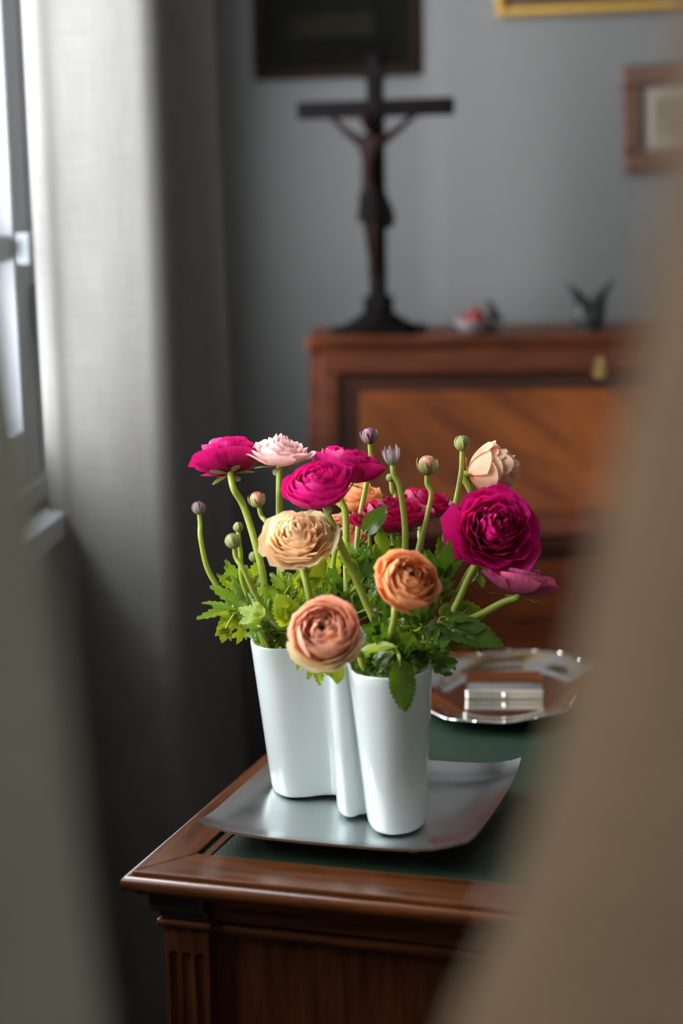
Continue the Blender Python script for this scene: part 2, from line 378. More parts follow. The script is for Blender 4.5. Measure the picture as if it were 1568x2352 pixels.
for (a0, b0, a1, b1) in ((IA + 0.006, IB + 0.0, 0.005, DD - 2 * IB), (DW - IA - 0.011, IB, 0.005, DD - 2 * IB)):
    MB().box(dp(a0, b0, DZ - 0.004), DA * a1, DB * b1, (0, 0, 0.0012)).build('leather_trim', M['wood_b'], desk)
# edge moulding: bullnose and a fillet below, swept round the four sides
prof = [(-0.002, -0.0065), (0.0006, -0.0065), (0.0014, -0.0042)]
for k in range(13):
    w = math.radians(90 - 15 * k); prof.append((0.0035 + 0.0060 * math.cos(w), -0.0105 + 0.0068 * math.sin(w)))
prof += [(0.0, -0.0178), (-0.0005, -0.0205), (-0.004, -0.0218), (-0.012, -0.0218), (-0.016, -0.0225), (-0.03, -0.0225)]
def ring(off, z): return [dp(-off, -off, z), dp(DW + off, -off, z), dp(DW + off, DD + off, z), dp(-off, DD + off, z)]
v = []; f = []
for off, dz in prof: v += ring(off, DZ + dz)
for i in range(len(prof) - 1):
    for k in range(4): f.append((i * 4 + k, (i + 1) * 4 + k, (i + 1) * 4 + (k + 1) % 4, i * 4 + (k + 1) % 4))
f = [tuple(reversed(q)) for q in f]
em = mesh_obj('edge_moulding', v, f, M['wood_a'], desk, True)
for p_ in em.data.polygons: p_.use_smooth = True
es = em.modifiers.new('split', 'EDGE_SPLIT'); es.split_angle = math.radians(50)
MB().box(dp(0.002, 0.002, DZ - 0.0222), DA * (DW - 0.004), DB * (DD - 0.004), (0, 0, 0.006)).build('top_board', M['wood_a'], desk)
# body: frieze, corner posts with capitals, panels
PI_ = 0.027      # set-back of the body
MB().box(dp(PI_ + 0.006, PI_ + 0.006, DZ - 0.054), DA * (DW - 2 * PI_ - 0.012), DB * (DD - 2 * PI_ - 0.012), (0, 0, 0.032)).build('frieze', M['wood_a'], desk, bevel=0.001)
MB().box(dp(PI_ + 0.004, PI_ + 0.004, DZ - 0.066), DA * (DW - 2 * PI_ - 0.008), DB * (DD - 2 * PI_ - 0.008), (0, 0, 0.010)).build('frieze_bead', M['wood_a'], desk, bevel=0.004)
MB().box(dp(PI_ + 0.018, PI_ + 0.018, 0.06), DA * (DW - 2 * PI_ - 0.036), DB * (DD - 2 * PI_ - 0.036), (0, 0, DZ - 0.06 - 0.066)).build('side_panel', M['wood_v'], desk)
MB().box(dp(PI_ + 0.006, PI_ + 0.006, 0.0), DA * (DW - 2 * PI_ - 0.012), DB * (DD - 2 * PI_ - 0.012), (0, 0, 0.07)).build('plinth', M['wood_a'], desk, bevel=0.004)
PW = 0.043
def post(a, b, sa, sb):
    # block, capital, pilaster with three flutes on the face towards -b (or +b)
    x0 = a if sa > 0 else a - PW; y0 = b if sb > 0 else b - PW
    mb = MB()
    mb.box(dp(x0 - 0.011, y0 - 0.011, DZ - 0.043), DA * (PW + 0.012), DB * (PW + 0.022), (0, 0, 0.0205))
    mb.box(dp(x0 - 0.004, y0 - 0.004, DZ - 0.051), DA * (PW + 0.006), DB * (PW + 0.008), (0, 0, 0.010))
    mb.build('capital', M['ebony'], desk, bevel=0.004)
    MB().box(dp(x0 - 0.0055, y0 - 0.0055, DZ - 0.058), DA * (PW + 0.011), DB * (PW + 0.011), (0, 0, 0.007)).build('post_cap', M['wood_a'], desk, bevel=0.0025)
    z0, z1 = 0.0, DZ - 0.058
    zt = DZ - 0.087; r = 0.0044; nx = 42
    zs = [z0, 0.08, 0.09, 0.0945] + [0.10 + (zt - 0.115) * i / 6 for i in range(7)] + [zt - 0.006 + 0.0008 * i for i in range(16)] + [z1]
    zs = sorted(set(zs)); v = []; f = []
    cs = [PW * 0.20, PW * 0.5, PW * 0.80]
    for z in zs:
        for i in range(nx + 1):
            x = PW * i / nx; dep = 0.0
            for c in cs:
                dz = max(0, z - zt) + max(0, 0.0945 - z)
                q = r * r - (x - c) ** 2 - dz * dz
                if q > 0: dep = max(dep, math.sqrt(q))
            v.append(dp(x0 + x, y0 + dep if sb > 0 else y0 + PW - dep, z))
    n = nx + 1
    for j in range(len(zs) - 1):
        for i in range(nx): f.append((j * n + i, j * n + i + 1, (j + 1) * n + i + 1, (j + 1) * n + i) if sb > 0 else (j * n + i + 1, j * n + i, (j + 1) * n + i, (j + 1) * n + i + 1))
    k = len(v); L0, L1 = 0, (len(zs) - 1) * n
    yb = y0 + PW if sb > 0 else y0
    v += [dp(x0, yb, z0), dp(x0 + PW, yb, z0), dp(x0, yb, z1), dp(x0 + PW, yb, z1)]
    f += [(k, k + 2, k + 3, k + 1)]
    f += [tuple([k] + [j * n for j in range(len(zs))] + [k + 2]), tuple([k + 1] + [j * n + nx for j in range(len(zs))] + [k + 3])]
    f += [tuple([k + 2, k + 3] + [L1 + i for i in range(nx, -1, -1)])]
    mesh_obj('corner_post', v, f, M['wood_v'], desk, False)
for a, sa in ((PI_ - 0.009, 1), (DW - PI_ + 0.009, -1)):
    for b, sb in ((PI_ - 0.004, 1), (DD - PI_ + 0.004, -1)): post(a, b, sa, sb)

# ------------------------------------------------------------------ metal plate
m, nt, N, L, bs = nmat('worn_aluminium'); M['alu'] = m
tc = N.new('ShaderNodeTexCoord'); nz = N.new('ShaderNodeTexNoise'); nz.inputs['Scale'].default_value = 22; nz.inputs['Detail'].default_value = 8
L.new(tc.outputs['Object'], nz.inputs['Vector'])
rp = N.new('ShaderNodeValToRGB'); rp.color_ramp.elements[0].position = 0.35; rp.color_ramp.elements[1].position = 0.7
rp.color_ramp.elements[0].color = (0.19, 0.19, 0.19, 1); rp.color_ramp.elements[1].color = (0.26, 0.26, 0.26, 1)
L.new(nz.outputs['Fac'], rp.inputs[0]); L.new(rp.outputs[0], bs.inputs['Roughness'])
nv = N.new('ShaderNodeTexVoronoi'); nv.inputs['Scale'].default_value = 75; L.new(tc.outputs['Object'], nv.inputs['Vector'])
r2 = N.new('ShaderNodeValToRGB'); r2.color_ramp.elements[0].position = 0.04; r2.color_ramp.elements[1].position = 0.11
r2.color_ramp.elements[0].color = (0.33, 0.34, 0.34, 1); r2.color_ramp.elements[1].color = (0.70, 0.73, 0.73, 1)
L.new(nv.outputs['Distance'], r2.inputs[0]); L.new(r2.outputs[0], bs.inputs['Base Color']); bs.inputs['Metallic'].default_value = 1.0
PC = (Pz(445, 1890, .787) + Pz(1198, 1747, .787)) / 2; PH = 0.1255
plate = thing('square_plate', 'square grey metal plate with upturned corners under the white vase', 'plate', (PC.x, PC.y, DZ))
def plate_z(u, w): return 0.7660 + 0.0008 * (u * u + w * w) + 0.0050 * (u ** 4 + w ** 4) + 0.0055 * (u ** 6 + w ** 6)
v = []; f = []; n = 25; th = 0.0024
for s in (0, 1):
    for j in range(n):
        for i in range(n):
            u = -1 + 2 * i / (n - 1); w = -1 + 2 * j / (n - 1)
            e = 1 + 0.022 * (1 - u * u) * abs(w) ** 3; e2 = 1 + 0.022 * (1 - w * w) * abs(u) ** 3
            p = PC + DA * (u * PH * e2) + DB * (w * PH * e); v.append((p.x, p.y, plate_z(u, w) + (0 if s else th)))
for j in range(n - 1):
    for i in range(n - 1):
        q = (j * n + i, j * n + i + 1, (j + 1) * n + i + 1, (j + 1) * n + i); f.append(q); f.append(tuple(x + n * n for x in reversed(q)))
edge = [(0, i) for i in range(n)] + [(j, n - 1) for j in range(1, n)] + [(n - 1, i) for i in range(n - 2, -1, -1)] + [(j, 0) for j in range(n - 2, 0, -1)]
ed = [j * n + i for j, i in edge]
for k in range(len(ed)):
    a, c = ed[k], ed[(k + 1) % len(ed)]; f.append((a, a + n * n, c + n * n, c))
pb = mesh_obj('dish', v, f, M['alu'], plate); pb.modifiers.new('split', 'EDGE_SPLIT').split_angle = math.radians(45)
for u, w in ((-0.55, -0.62), (0.55, -0.62), (-0.55, 0.62), (0.55, 0.62)):
    p = PC + DA * (u * PH) + DB * (w * PH); zt = plate_z(u, w) - 0.7555
    g = lathe_geo([(0.002, 0.0), (0.005, 0.001), (0.006, 0.003), (0.0065, zt)], (p.x, p.y, DZ - 0.004), 14)
    mesh_obj('foot', *g, M['alu'], plate)

# ------------------------------------------------------------------ white glass vase with a wavy outline
m, nt, N, L, bs = nmat('opal_glass'); M['opal'] = m
bs.inputs['Base Color'].default_value = (0.56, 0.62, 0.615, 1); bs.inputs['Roughness'].default_value = 0.22; bs.inputs['Coat Weight'].default_value = 0.35; bs.inputs['Coat Roughness'].default_value = 0.04; bs.inputs['IOR'].default_value = 1.5
bs.inputs['Subsurface Weight'].default_value = 0.5; bs.inputs['Subsurface Radius'].default_value = (0.010, 0.012, 0.012); bs.inputs['Subsurface Scale'].default_value = 1.0
nz = N.new('ShaderNodeTexNoise'); nz.inputs['Scale'].default_value = 9; bp = N.new('ShaderNodeBump'); bp.inputs['Strength'].default_value = 0.05; bp.inputs['Distance'].default_value = 0.01
tc = N.new('ShaderNodeTexCoord'); L.new(tc.outputs['Object'], nz.inputs['Vector']); L.new(nz.outputs['Fac'], bp.inputs['Height']); L.new(bp.outputs[0], bs.inputs['Normal'])
base_pts = [(-0.0735, 1.782), (-0.0700, 1.762), (-0.058, 1.7485), (-0.040, 1.7480), (-0.022, 1.753), (-0.0118, 1.751), (-0.0085, 1.735), (-0.0095, 1.708), (-0.004, 1.691), (0.006, 1.688),
            (0.0145, 1.695), (0.0195, 1.692), (0.0195, 1.668), (0.0255, 1.647), (0.040, 1.6375), (0.058, 1.6425), (0.0700, 1.658), (0.0752, 1.682), (0.0735, 1.710), (0.067, 1.735),
            (0.068, 1.762), (0.069, 1.790), (0.058, 1.812), (0.036, 1.818), (0.016, 1.808), (-0.004, 1.803), (-0.022, 1.815), (-0.046, 1.822), (-0.066, 1.808)]
rim_pts = [(-0.0912, 1.785), (-0.0870, 1.757), (-0.071, 1.7405), (-0.048, 1.7395), (-0.027, 1.744), (-0.0175, 1.738), (-0.0160, 1.722), (-0.0165, 1.700), (-0.0125, 1.684), (-0.005, 1.680),
           (0.0005, 1.683), (0.0030, 1.680), (0.0045, 1.660), (0.0130, 1.638), (0.0360, 1.6265), (0.0600, 1.6310), (0.0750, 1.6480), (0.0810, 1.676), (0.0800, 1.710), (0.0745, 1.738),
           (0.0760, 1.766), (0.0770, 1.800), (0.0640, 1.826), (0.0390, 1.833), (0.0160, 1.823), (-0.007, 1.818), (-0.027, 1.831), (-0.057, 1.838), (-0.081, 1.820)]
outline = catmull([(x, y, 0) for x, y in base_pts], 6, True); rimline = catmull([(x, y, 0) for x, y in rim_pts], 6, True)
VZ0, VH = 0.7712, 0.1538
nO = len(outline)
def vloop(t, inset, z=None):
    pts = [p.lerp(q, t) for p, q in zip(outline, rimline)]; L_ = []
    for i, p in enumerate(pts):
        d = pts[(i + 1) % nO] - pts[i - 1]; w = p - Vector((d.y, -d.x, 0)).normalized() * inset
        L_.append(Vector((w.x, w.y, VZ0 + VH * t if z is None else z)))
    return L_
loops = [vloop(0, 0.012, VZ0 + 0.0025), vloop(0, 0.0085, VZ0), vloop(0, 0.005, VZ0 + 0.0005), vloop(0.012, 0.002), vloop(0.03, 0.0005), vloop(0.06, 0)]
loops += [vloop(0.06 + 0.93 * k / 14, 0) for k in range(1, 15)]
loops += [vloop(0.998, 0.0006), vloop(1.0, 0.0015), vloop(0.997, 0.0027), vloop(0.985, 0.0032)]
loops += [vloop(0.98 - 0.88 * k / 8, 0.0034) for k in range(1, 9)]
loops += [vloop(0.07, 0.006)]
v = [p for l in loops for p in l]; f = []
for j in range(len(loops) - 1):
    for i in range(nO): f.append((j * nO + i, j * nO + (i + 1) % nO, (j + 1) * nO + (i + 1) % nO, (j + 1) * nO + i))
f.append(tuple(reversed(range(nO)))); f.append(tuple((len(loops) - 1) * nO + i for i in range(nO)))
vase = mesh_obj('glass_vase', v, f, M['opal'])
tag(vase, 'white opal glass vase with a wavy lobed outline holding the flowers', 'vase')

# ------------------------------------------------------------------ silver tray and silver case on the leather
TC = Pz(1166, 1570, 0.772); TC.z = 0
tray = thing('silver_tray', 'polished silver tray with a scalloped raised rim on green leather', 'tray', (TC.x, TC.y, DZ))
TA = 0.108; TB = 0.160
def tring(k, z, wav=0.0, n=96):
    out = []
    for i in range(n):
        w = 2 * math.pi * i / n; s = 1 + wav * (0.5 + 0.5 * math.cos(10 * w)) ** 2 * 1.0
        out.append(Vector((TC.x + DA.x * math.cos(w) * TA * k * s + DB.x * math.sin(w) * TB * k * s, TC.y + DA.y * math.cos(w) * TA * k * s + DB.y * math.sin(w) * TB * k * s, z)))
    return out
prof = [(0.60, 0.7585, 0), (0.70, 0.7590, 0), (0.76, 0.7625, 0), (0.84, 0.7655, 0.0), (0.97, 0.7685, 0.025), (1.0, 0.7700, 0.03), (1.01, 0.7715, 0.03), (1.0, 0.7728, 0.03), (0.975, 0.7712, 0.025), (0.955, 0.7705, 0.02), (0.84, 0.7675, 0), (0.765, 0.7645, 0), (0.69, 0.7605, 0), (0.60, 0.7600, 0), (0.3, 0.7600, 0)]
lp = [tring(k, z, w) for k, z, w in prof]; n = 96
v = [p for l in lp for p in l]; f = []
for j in range(len(lp) - 1):
    for i in range(n): f.append((j * n + i, j * n + (i + 1) % n, (j + 1) * n + (i + 1) % n, (j + 1) * n + i))
f.append(tuple(reversed(range(n)))); f.append(tuple((len(lp) - 1) * n + i for i in range(n)))
mesh_obj('dish', v, f, M['silver'], tray)
# gadroon beads round the rim
bm = bmesh.new(); bmesh.ops.create_uvsphere(bm, u_segments=8, v_segments=6, radius=1.0)
for q in bm.verts: q.co = Vector((q.co.x * 0.0045, q.co.y * 0.0028, q.co.z * 0.0012))
bead_me = bpy.data.meshes.new('rim_shell'); bm.to_mesh(bead_me); bm.free(); bead_me.materials.append(M['silver'])
for i in range(20):
    w = 2 * math.pi * i / 20; o = bpy.data.objects.new('rim_shell', bead_me); COL.objects.link(o)
    s = 1 + 0.03 * (0.5 + 0.5 * math.cos(10 * w)) ** 2
    o.location = (TC.x + DA.x * math.cos(w) * TA * s + DB.x * math.sin(w) * TB * s, TC.y + DA.y * math.cos(w) * TA * s + DB.y * math.sin(w) * TB * s, 0.7722)
    o.rotation_euler.z = w + math.radians(-17.8 + 90); attach(o, tray)
# case
bx = Pz(1158, 1590, 0.7605)
case = thing('silver_case', 'small rounded silver case lying on the silver tray', 'case', (bx.x, bx.y, 0.7605))
ca = Vector((math.cos(math.radians(-4)), math.sin(math.radians(-4)), 0)); cb_ = Vector((-ca.y, ca.x, 0))
def case_half(name, z0, z1, k):
    mb = MB().box(bx - ca * 0.046 - cb_ * 0.030, ca * 0.092, cb_ * 0.088, (0, 0, z1 - z0))
    for q in mb.v: q.z = q.z - bx.z + z0
    o = mb.build(name, M['silver'], case, True); b_ = o.modifiers.new('bevel', 'BEVEL'); b_.width = 0.0024; b_.segments = 4
case_half('case_bottom', 0.7605, 0.7655, 0); case_half('lid', 0.7658, 0.7712, 1)
mesh_obj('clasp', *lathe_geo([(0.001, 0), (0.0028, 0.0005), (0.0028, 0.004), (0.001, 0.0048)], bx - cb_ * 0.0305 + Vector((0, 0, 0.003)), 12), M['silver'], case)

# ------------------------------------------------------------------ slant-lid bureau
BY = math.radians(-3)
UA = Vector((math.cos(BY), math.sin(BY), 0)); UB = Vector((-UA.y, UA.x, 0))
BO = P(712, 775, 3.16); BO = Vector((BO.x, BO.y, 0)); BWD = 0.965; BT = 1.098
bureau = thing('slant_lid_bureau', 'reddish brown wooden bureau with a slanted veneered lid against the grey wall', 'bureau', BO + UA * BWD / 2 + UB * 0.05)
def bp_(a, b, z): return BO + UA * a + UB * b + Vector((0, 0, z))
ZL, FR = 0.792, -0.19        # bottom of the lid and how far it comes forward
# carcass sides follow the slope
for a in (0.0, BWD - 0.02):
    pr = [(0.26, 0.08), (FR, 0.08), (FR, ZL), (0.0, BT - 0.02), (0.26, BT - 0.02)]
    v = [bp_(a, b_, z) for b_, z in pr] + [bp_(a + 0.02, b_, z) for b_, z in pr]
    mesh_obj('side_panel', v, [(0, 1, 2, 3, 4), (9, 8, 7, 6, 5)] + [(i, i + 5, (i + 1) % 5 + 5, (i + 1) % 5) for i in range(5)], M['bur'], bureau, False)
MB().box(bp_(-0.008, -0.008, BT - 0.02), UA * (BWD + 0.016), UB * 0.27, (0, 0, 0.02)).build('top_board', M['bur'], bureau, bevel=0.004)
MB().box(bp_(0.02, 0.24, 0.08), UA * (BWD - 0.04), UB * 0.015, (0, 0, BT - 0.10)).build('back_panel', M['bur_dark'], bureau)
# lid: a frame, a dark moulding and the veneered field, all lying in the slope
e0 = Vector((0, FR, ZL)); e1 = Vector((0, 0.0, BT - 0.022)); sl = (e1 - e0); LL = sl.length; sl.normalize(); sn = Vector((0, -sl.z, sl.y))
def lp_(a, t, h): q = e0 + sl * t + sn * h; return bp_(a, q.y, q.z)
def lidbox(name, a0, a1, t0, t1, h0, h1, mat, par=None, bevel=0.002):
    o = lp_(a0, t0, h0)
    return MB().box(o, lp_(a1, t0, h0) - o, lp_(a0, t1, h0) - o, lp_(a0, t0, h1) - o).build(name, mat, par or bureau, bevel=bevel)
lid = lidbox('lid', 0.021, BWD - 0.021, 0.0, LL, -0.018, 0.0, M['bur_dark'])
lidbox('rail', 0.021, BWD - 0.021, LL - 0.045, LL, 0.0005, 0.007, M['bur'], lid); lidbox('rail', 0.021, BWD - 0.021, 0.0, 0.04, 0.0005, 0.007, M['bur'], lid)
lidbox('stile', 0.021, 0.048, 0.041, LL - 0.046, 0.0005, 0.007, M['bur'], lid); lidbox('stile', BWD - 0.048, BWD - 0.021, 0.041, LL - 0.046, 0.0005, 0.007, M['bur'], lid)
half = BWD / 2
lidbox('veneer_panel', 0.085, BWD - 0.085, 0.042, LL - 0.078, 0.0005, 0.004, M['bur_diag'], lid)
# keyhole plate and key at the head of the lid
kc = lp_(half, LL - 0.06, 0.004)
def kdisc(name, r, d, mat, dt=0.0):
    c0 = lp_(half, LL - 0.045 + dt, 0.0045); v = []; nn = 20
    for h in (0, d):
        for i in range(nn):
            w = 2 * math.pi * i / nn; v.append(c0 + UA * (r * math.cos(w)) + (UB * sl.y + Vector((0, 0, sl.z))) * (r * 1.35 * math.sin(w)) + (UB * sn.y + Vector((0, 0, sn.z))) * h)
    return mesh_obj(name, v, [tuple(range(nn, 2 * nn))] + [(i, (i + 1) % nn, nn + (i + 1) % nn, nn + i) for i in range(nn)], mat, lid, False)
kdisc('keyhole_plate', 0.011, 0.002, M['brass'])
kdisc('key_bow', 0.006, 0.022, M['brass'], 0.004)
# drawers
z = 0.755
MB().box(bp_(0.02, FR + 0.004, 0.08), UA * (BWD - 0.04), UB * 0.02, (0, 0, 0.70)).build('carcass_front', M['bur_dark'], bureau)
MB().box(bp_(0.0, FR - 0.010, 0.768), UA * BWD, UB * 0.05, (0, 0, 0.022)).build('writing_rail', M['bur_dark'], bureau, bevel=0.003)
for hgt in (0.150, 0.175, 0.19):
    dr = MB().box(bp_(0.03, FR - 0.012, z - hgt), UA * (BWD - 0.06), UB * 0.018, (0, 0, hgt)).build('drawer', M['bur'], bureau, bevel=0.003)
    for a in (0.22, BWD - 0.22):
        c = bp_(a, FR - 0.014, z - hgt / 2)
        path = [c + UA * (0.035 * math.cos(w)) + Vector((0, 0, -0.022 * math.sin(w))) - UB * (0.014 * math.sin(w)) for w in [math.pi * i / 10 for i in range(11)]]
        mesh_obj('handle', *tube_geo(path, 0.003, 8), M['brass'], dr)
    z -= hgt + 0.012
for a in (0.03, BWD - 0.09):
    for b_ in (FR + 0.01, 0.18): MB().box(bp_(a, b_, 0.0), UA * 0.06, UB * 0.06, (0, 0, 0.085)).build('foot', M['bur'], bureau, bevel=0.006)

# ------------------------------------------------------------------ standing crucifix on the bureau
CY_ = 3.27
cb = P(870, 757, CY_); CB = Vector((cb.x, CY_, BT)); k = CY_ / FPX * 0.972     # metres per pixel there
crux = thing('standing_crucifix', 'tall black wooden standing crucifix with a stepped base on the bureau', 'crucifix', CB)
cr = math.radians(24); XA = Vector((math.cos(cr), -math.sin(cr), 0)); XB = Vector((-XA.y, XA.x, 0))
def cc(a, z, b=0): return CB + XA * a + XB * b + Vector((0, 0, z))
def xbox(name, a0, a1, z0, z1, dpt, mat, bev=0.002, b0=0.0): return MB().box(cc(a0, z0, b0 - dpt / 2), XA * (a1 - a0), XB * dpt, (0, 0, z1 - z0)).build(name, mat, crux, bevel=bev)
xbox('base_step', -0.072, 0.072, 0, 0.012, 0.10, M['blackwood'], 0.004)
mesh_obj('base_moulding', *lathe_geo([(0.060, 0.012), (0.060, 0.016), (0.046, 0.022), (0.034, 0.030), (0.028, 0.034), (0.026, 0.036)], CB, 28), M['blackwood'], crux)
xbox('pedestal', -0.021, 0.021, 0.036, 0.064, 0.042, M['blackwood'], 0.004)
ptop = (757 - 120) * k
xbox('upright', -0.0125, 0.0125, 0.064, ptop, 0.022, M['blackwood'])
za = (757 - 240) * k
xbox('crossbeam', -0.144, 0.140, za - 0.0145, za + 0.0145, 0.020, M['blackwood'])
xbox('title_board', -0.024, 0.024, za + 0.050, za + 0.068, 0.004, M['blackwood'], 0.001, -0.013)
# the figure: one skinned body
def skinned(name, pts, edges, rad, mat, parent, sub=2, root=0):
    me = bpy.data.meshes.new(name); me.from_pydata([tuple(p) for p in pts], edges, [])
    o = bpy.data.objects.new(name, me); COL.objects.link(o); me.materials.append(mat)
    o.modifiers.new('skin', 'SKIN'); s = o.modifiers.new('sub', 'SUBSURF'); s.levels = sub; s.render_levels = sub
    for i, r in enumerate(rad):
        me.skin_vertices[0].data[i].radius = (r, r)
    me.skin_vertices[0].data[root].use_root = True
    attach(o, parent); return o
fb = -0.022
pts = [cc(-0.002, za - 0.150, fb), cc(-0.004, za - 0.105, fb), cc(0, za - 0.062, fb), cc(0, za - 0.042, fb), cc(-0.004, za - 0.018, fb - 0.012), cc(-0.006, za - 0.004, fb - 0.014),
       cc(-0.026, za - 0.052, fb), cc(-0.052, za - 0.034, fb + 0.004), cc(-0.082, za - 0.008, fb + 0.010), cc(0.026, za - 0.052, fb), cc(0.052, za - 0.034, fb + 0.004), cc(0.082, za - 0.008, fb + 0.010),
       cc(-0.012, za - 0.168, fb), cc(0.000, za - 0.215, fb - 0.014), cc(-0.002, za - 0.262, fb), cc(-0.002, za - 0.280, fb - 0.010),
       cc(0.010, za - 0.168, fb), cc(0.010, za - 0.217, fb - 0.012), cc(0.004, za - 0.264, fb - 0.003), cc(0.003, za - 0.282, fb - 0.013)]
edges = [(0, 1), (1, 2), (2, 3), (3, 4), (4, 5), (2, 6), (6, 7), (7, 8), (2, 9), (9, 10), (10, 11), (0, 12), (12, 13), (13, 14), (14, 15), (0, 16), (16, 17), (17, 18), (18, 19)]
rad = [0.017, 0.014, 0.017, 0.007, 0.011, 0.010, 0.009, 0.006, 0.005, 0.009, 0.006, 0.005, 0.010, 0.008, 0.0055, 0.005, 0.010, 0.008, 0.0055, 0.005]
skinned('carved_figure', pts, edges, rad, M['corpus'], crux)
g = []
for i, z in enumerate((za - 0.140, za - 0.160, za - 0.178, za - 0.190)):
    for q in range(16):
        w = 2 * math.pi * q / 16; r = 0.020 + 0.002 * i + 0.0015 * math.sin(5 * w)
        g.append(cc(0.001 + (r + 0.004) * math.cos(w), z, fb + r * 0.8 * math.sin(w)))
mesh_obj('loincloth', g, [(j * 16 + q, j * 16 + (q + 1) % 16, (j + 1) * 16 + (q + 1) % 16, (j + 1) * 16 + q) for j in range(3) for q in range(16)], M['blackwood'], crux)
mesh_obj('cloth_tail', *tube_geo(catmull([cc(0.018, za - 0.142, fb), cc(0.028, za - 0.165, fb), cc(0.033, za - 0.190, fb), cc(0.026, za - 0.200, fb)], 5), lambda t: 0.004 + 0.005 * math.sin(math.pi * t)), M['blackwood'], crux)

# ------------------------------------------------------------------ small ornaments on the bureau
M['china'] = plain('white_china', (0.36, 0.36, 0.38), 0.3); M['red'] = plain('red_glaze', (0.30, 0.03, 0.03), 0.3); M['dkgreen'] = plain('dark_green_glaze', (0.03, 0.035, 0.025), 0.35)
fg = P(1086, 748, 3.24); fg.z = BT
fig = thing('china_dish', 'little white china dish heaped with red beside a dark figurine on the bureau', 'dish', fg)
mesh_obj('bowl', *lathe_geo([(0.018, 0), (0.020, 0.002), (0.030, 0.014), (0.033, 0.020), (0.031, 0.020), (0.020, 0.008), (0.004, 0.006)], fg, 28), M['china'], fig)
for i, (dx, dy, dz, r) in enumerate(((0.004, 0, 0.026, 0.012), (-0.012, 0.004, 0.022, 0.010), (0.016, 0.006, 0.023, 0.009), (0.002, -0.014, 0.021, 0.009), (0.006, 0.004, 0.036, 0.008))):
    mesh_obj('red_ball', *lathe_geo([(r * math.sin(math.pi * j / 8) + 0.0004, -r * math.cos(math.pi * j / 8)) for j in range(9)], fg + Vector((dx, dy, dz)), 14), M['red'], fig)
fd = P(1128, 748, 3.27); fd.z = BT
figurine = thing('bird_figurine', 'small dark glazed bird figurine beside the white china dish', 'figurine', fd)
mesh_obj('stand', *lathe_geo([(0.013, 0), (0.014, 0.003), (0.009, 0.007), (0.006, 0.014)], fd, 18), M['dkgreen'], figurine)
skinned('body', [fd + Vector(q) for q in ((0, 0, 0.014), (0.001, 0, 0.028), (0.000, 0, 0.040), (-0.004, 0, 0.048), (-0.012, 0, 0.049), (0.012, 0, 0.022), (0.020, 0, 0.014))],
        [(0, 1), (1, 2), (2, 3), (3, 4), (1, 5), (5, 6)], [0.006, 0.011, 0.007, 0.006, 0.002, 0.006, 0.002], M['dkgreen'], figurine, root=1)
m, nt, N, L, bs = nmat('smoky_glass'); M['smoky'] = m
bs.inputs['Base Color'].default_value = (0.05, 0.065, 0.06, 1); bs.inputs['Roughness'].default_value = 0.08; bs.inputs['Transmission Weight'].default_value = 0.35
gv = P(1354, 746, 3.22); gv.z = BT
# a cup drawn up into two flared lips
v = []; f = []; nn = 32; rows = 14
for s_ in (0, 1):
    for j in range(rows + 1):
        t = j / rows
        for q in range(nn):
            w = 2 * math.pi * q / nn
            lift = abs(math.cos(w)) ** 1.6
            zz = 0.004 + t * (0.046 + 0.036 * lift)
            r = 0.020 + 0.007 * math.sin(min(1, t * 1.7) * math.pi) * (1 - t) + 0.023 * t ** 2.2 * lift - 0.004 * t * (1 - lift)
            r -= 0.0025 if s_ else 0
            v.append(gv + Vector((r * math.cos(w), r * 0.8 * math.sin(w), max(zz, 0.008) if s_ else zz)))
for s_ in (0, 1):
    o_ = s_ * (rows + 1) * nn
    for j in range(rows):
        for q in range(nn):
            a = (o_ + j * nn + q, o_ + j * nn + (q + 1) % nn, o_ + (j + 1) * nn + (q + 1) % nn, o_ + (j + 1) * nn + q); f.append(a if s_ == 0 else tuple(reversed(a)))
o2 = (rows + 1) * nn
for q in range(nn): f.append((rows * nn + q, rows * nn + (q + 1) % nn, o2 + rows * nn + (q + 1) % nn, o2 + rows * nn + q))
f.append(tuple(o2 + q for q in range(nn)))
gvo = thing('flared_glass_vase', 'small smoky dark glass vase with two flared lips on the bureau', 'vase', gv)
mesh_obj('cup', v, f, M['smoky'], gvo)
mesh_obj('base', *lathe_geo([(0.020, 0), (0.021, 0.002), (0.0195, 0.0045), (0.010, 0.005)], gv, 28), M['smoky'], gvo)

# ------------------------------------------------------------------ pictures on the walls
def picture(name, label, c, along, nrmv, w, h, fw, depth, fmat, mats, tilt=0.0):
    """c: lower left corner on the wall; mats: list of (inset, material) flat layers"""
    up = Vector((0, 0, 1)); ux = (along * math.cos(tilt) + up * math.sin(tilt)); uz = (up * math.cos(tilt) - along * math.sin(tilt))
    t = thing(name, label, 'picture', c + nrmv * depth / 2)
    for (x0, x1, z0, z1) in ((0, w, 0, fw), (0, w, h - fw, h), (0, fw, fw, h - fw), (w - fw, w, fw, h - fw)):
        MB().box(c + ux * x0 + uz * z0, ux * (x1 - x0), uz * (z1 - z0), nrmv * depth).build('frame_side', fmat, t, bevel=min(0.006, fw * 0.3))
    for i, (nm, x0, x1, z0, z1, mt) in enumerate(mats):
        MB().box(c + ux * x0 + uz * z0 + nrmv * 0.002, ux * (x1 - x0), uz * (z1 - z0), nrmv * (depth * 0.35 + 0.0015 * i)).build(nm, mt, t)
def on_plane(px, py, p0, n):
    d = ray(px, py); return CAM + d * ((p0 - CAM).dot(n) / d.dot(n))
NBK = BN
c = on_plane(1143, 40, BW0, NBK); c2 = on_plane(1568, 20, BW0, NBK)
M['goldprint'] = plain('dark_varnished_painting', (0.05, 0.03, 0.012), 0.4, var=0.5, bscale=9)
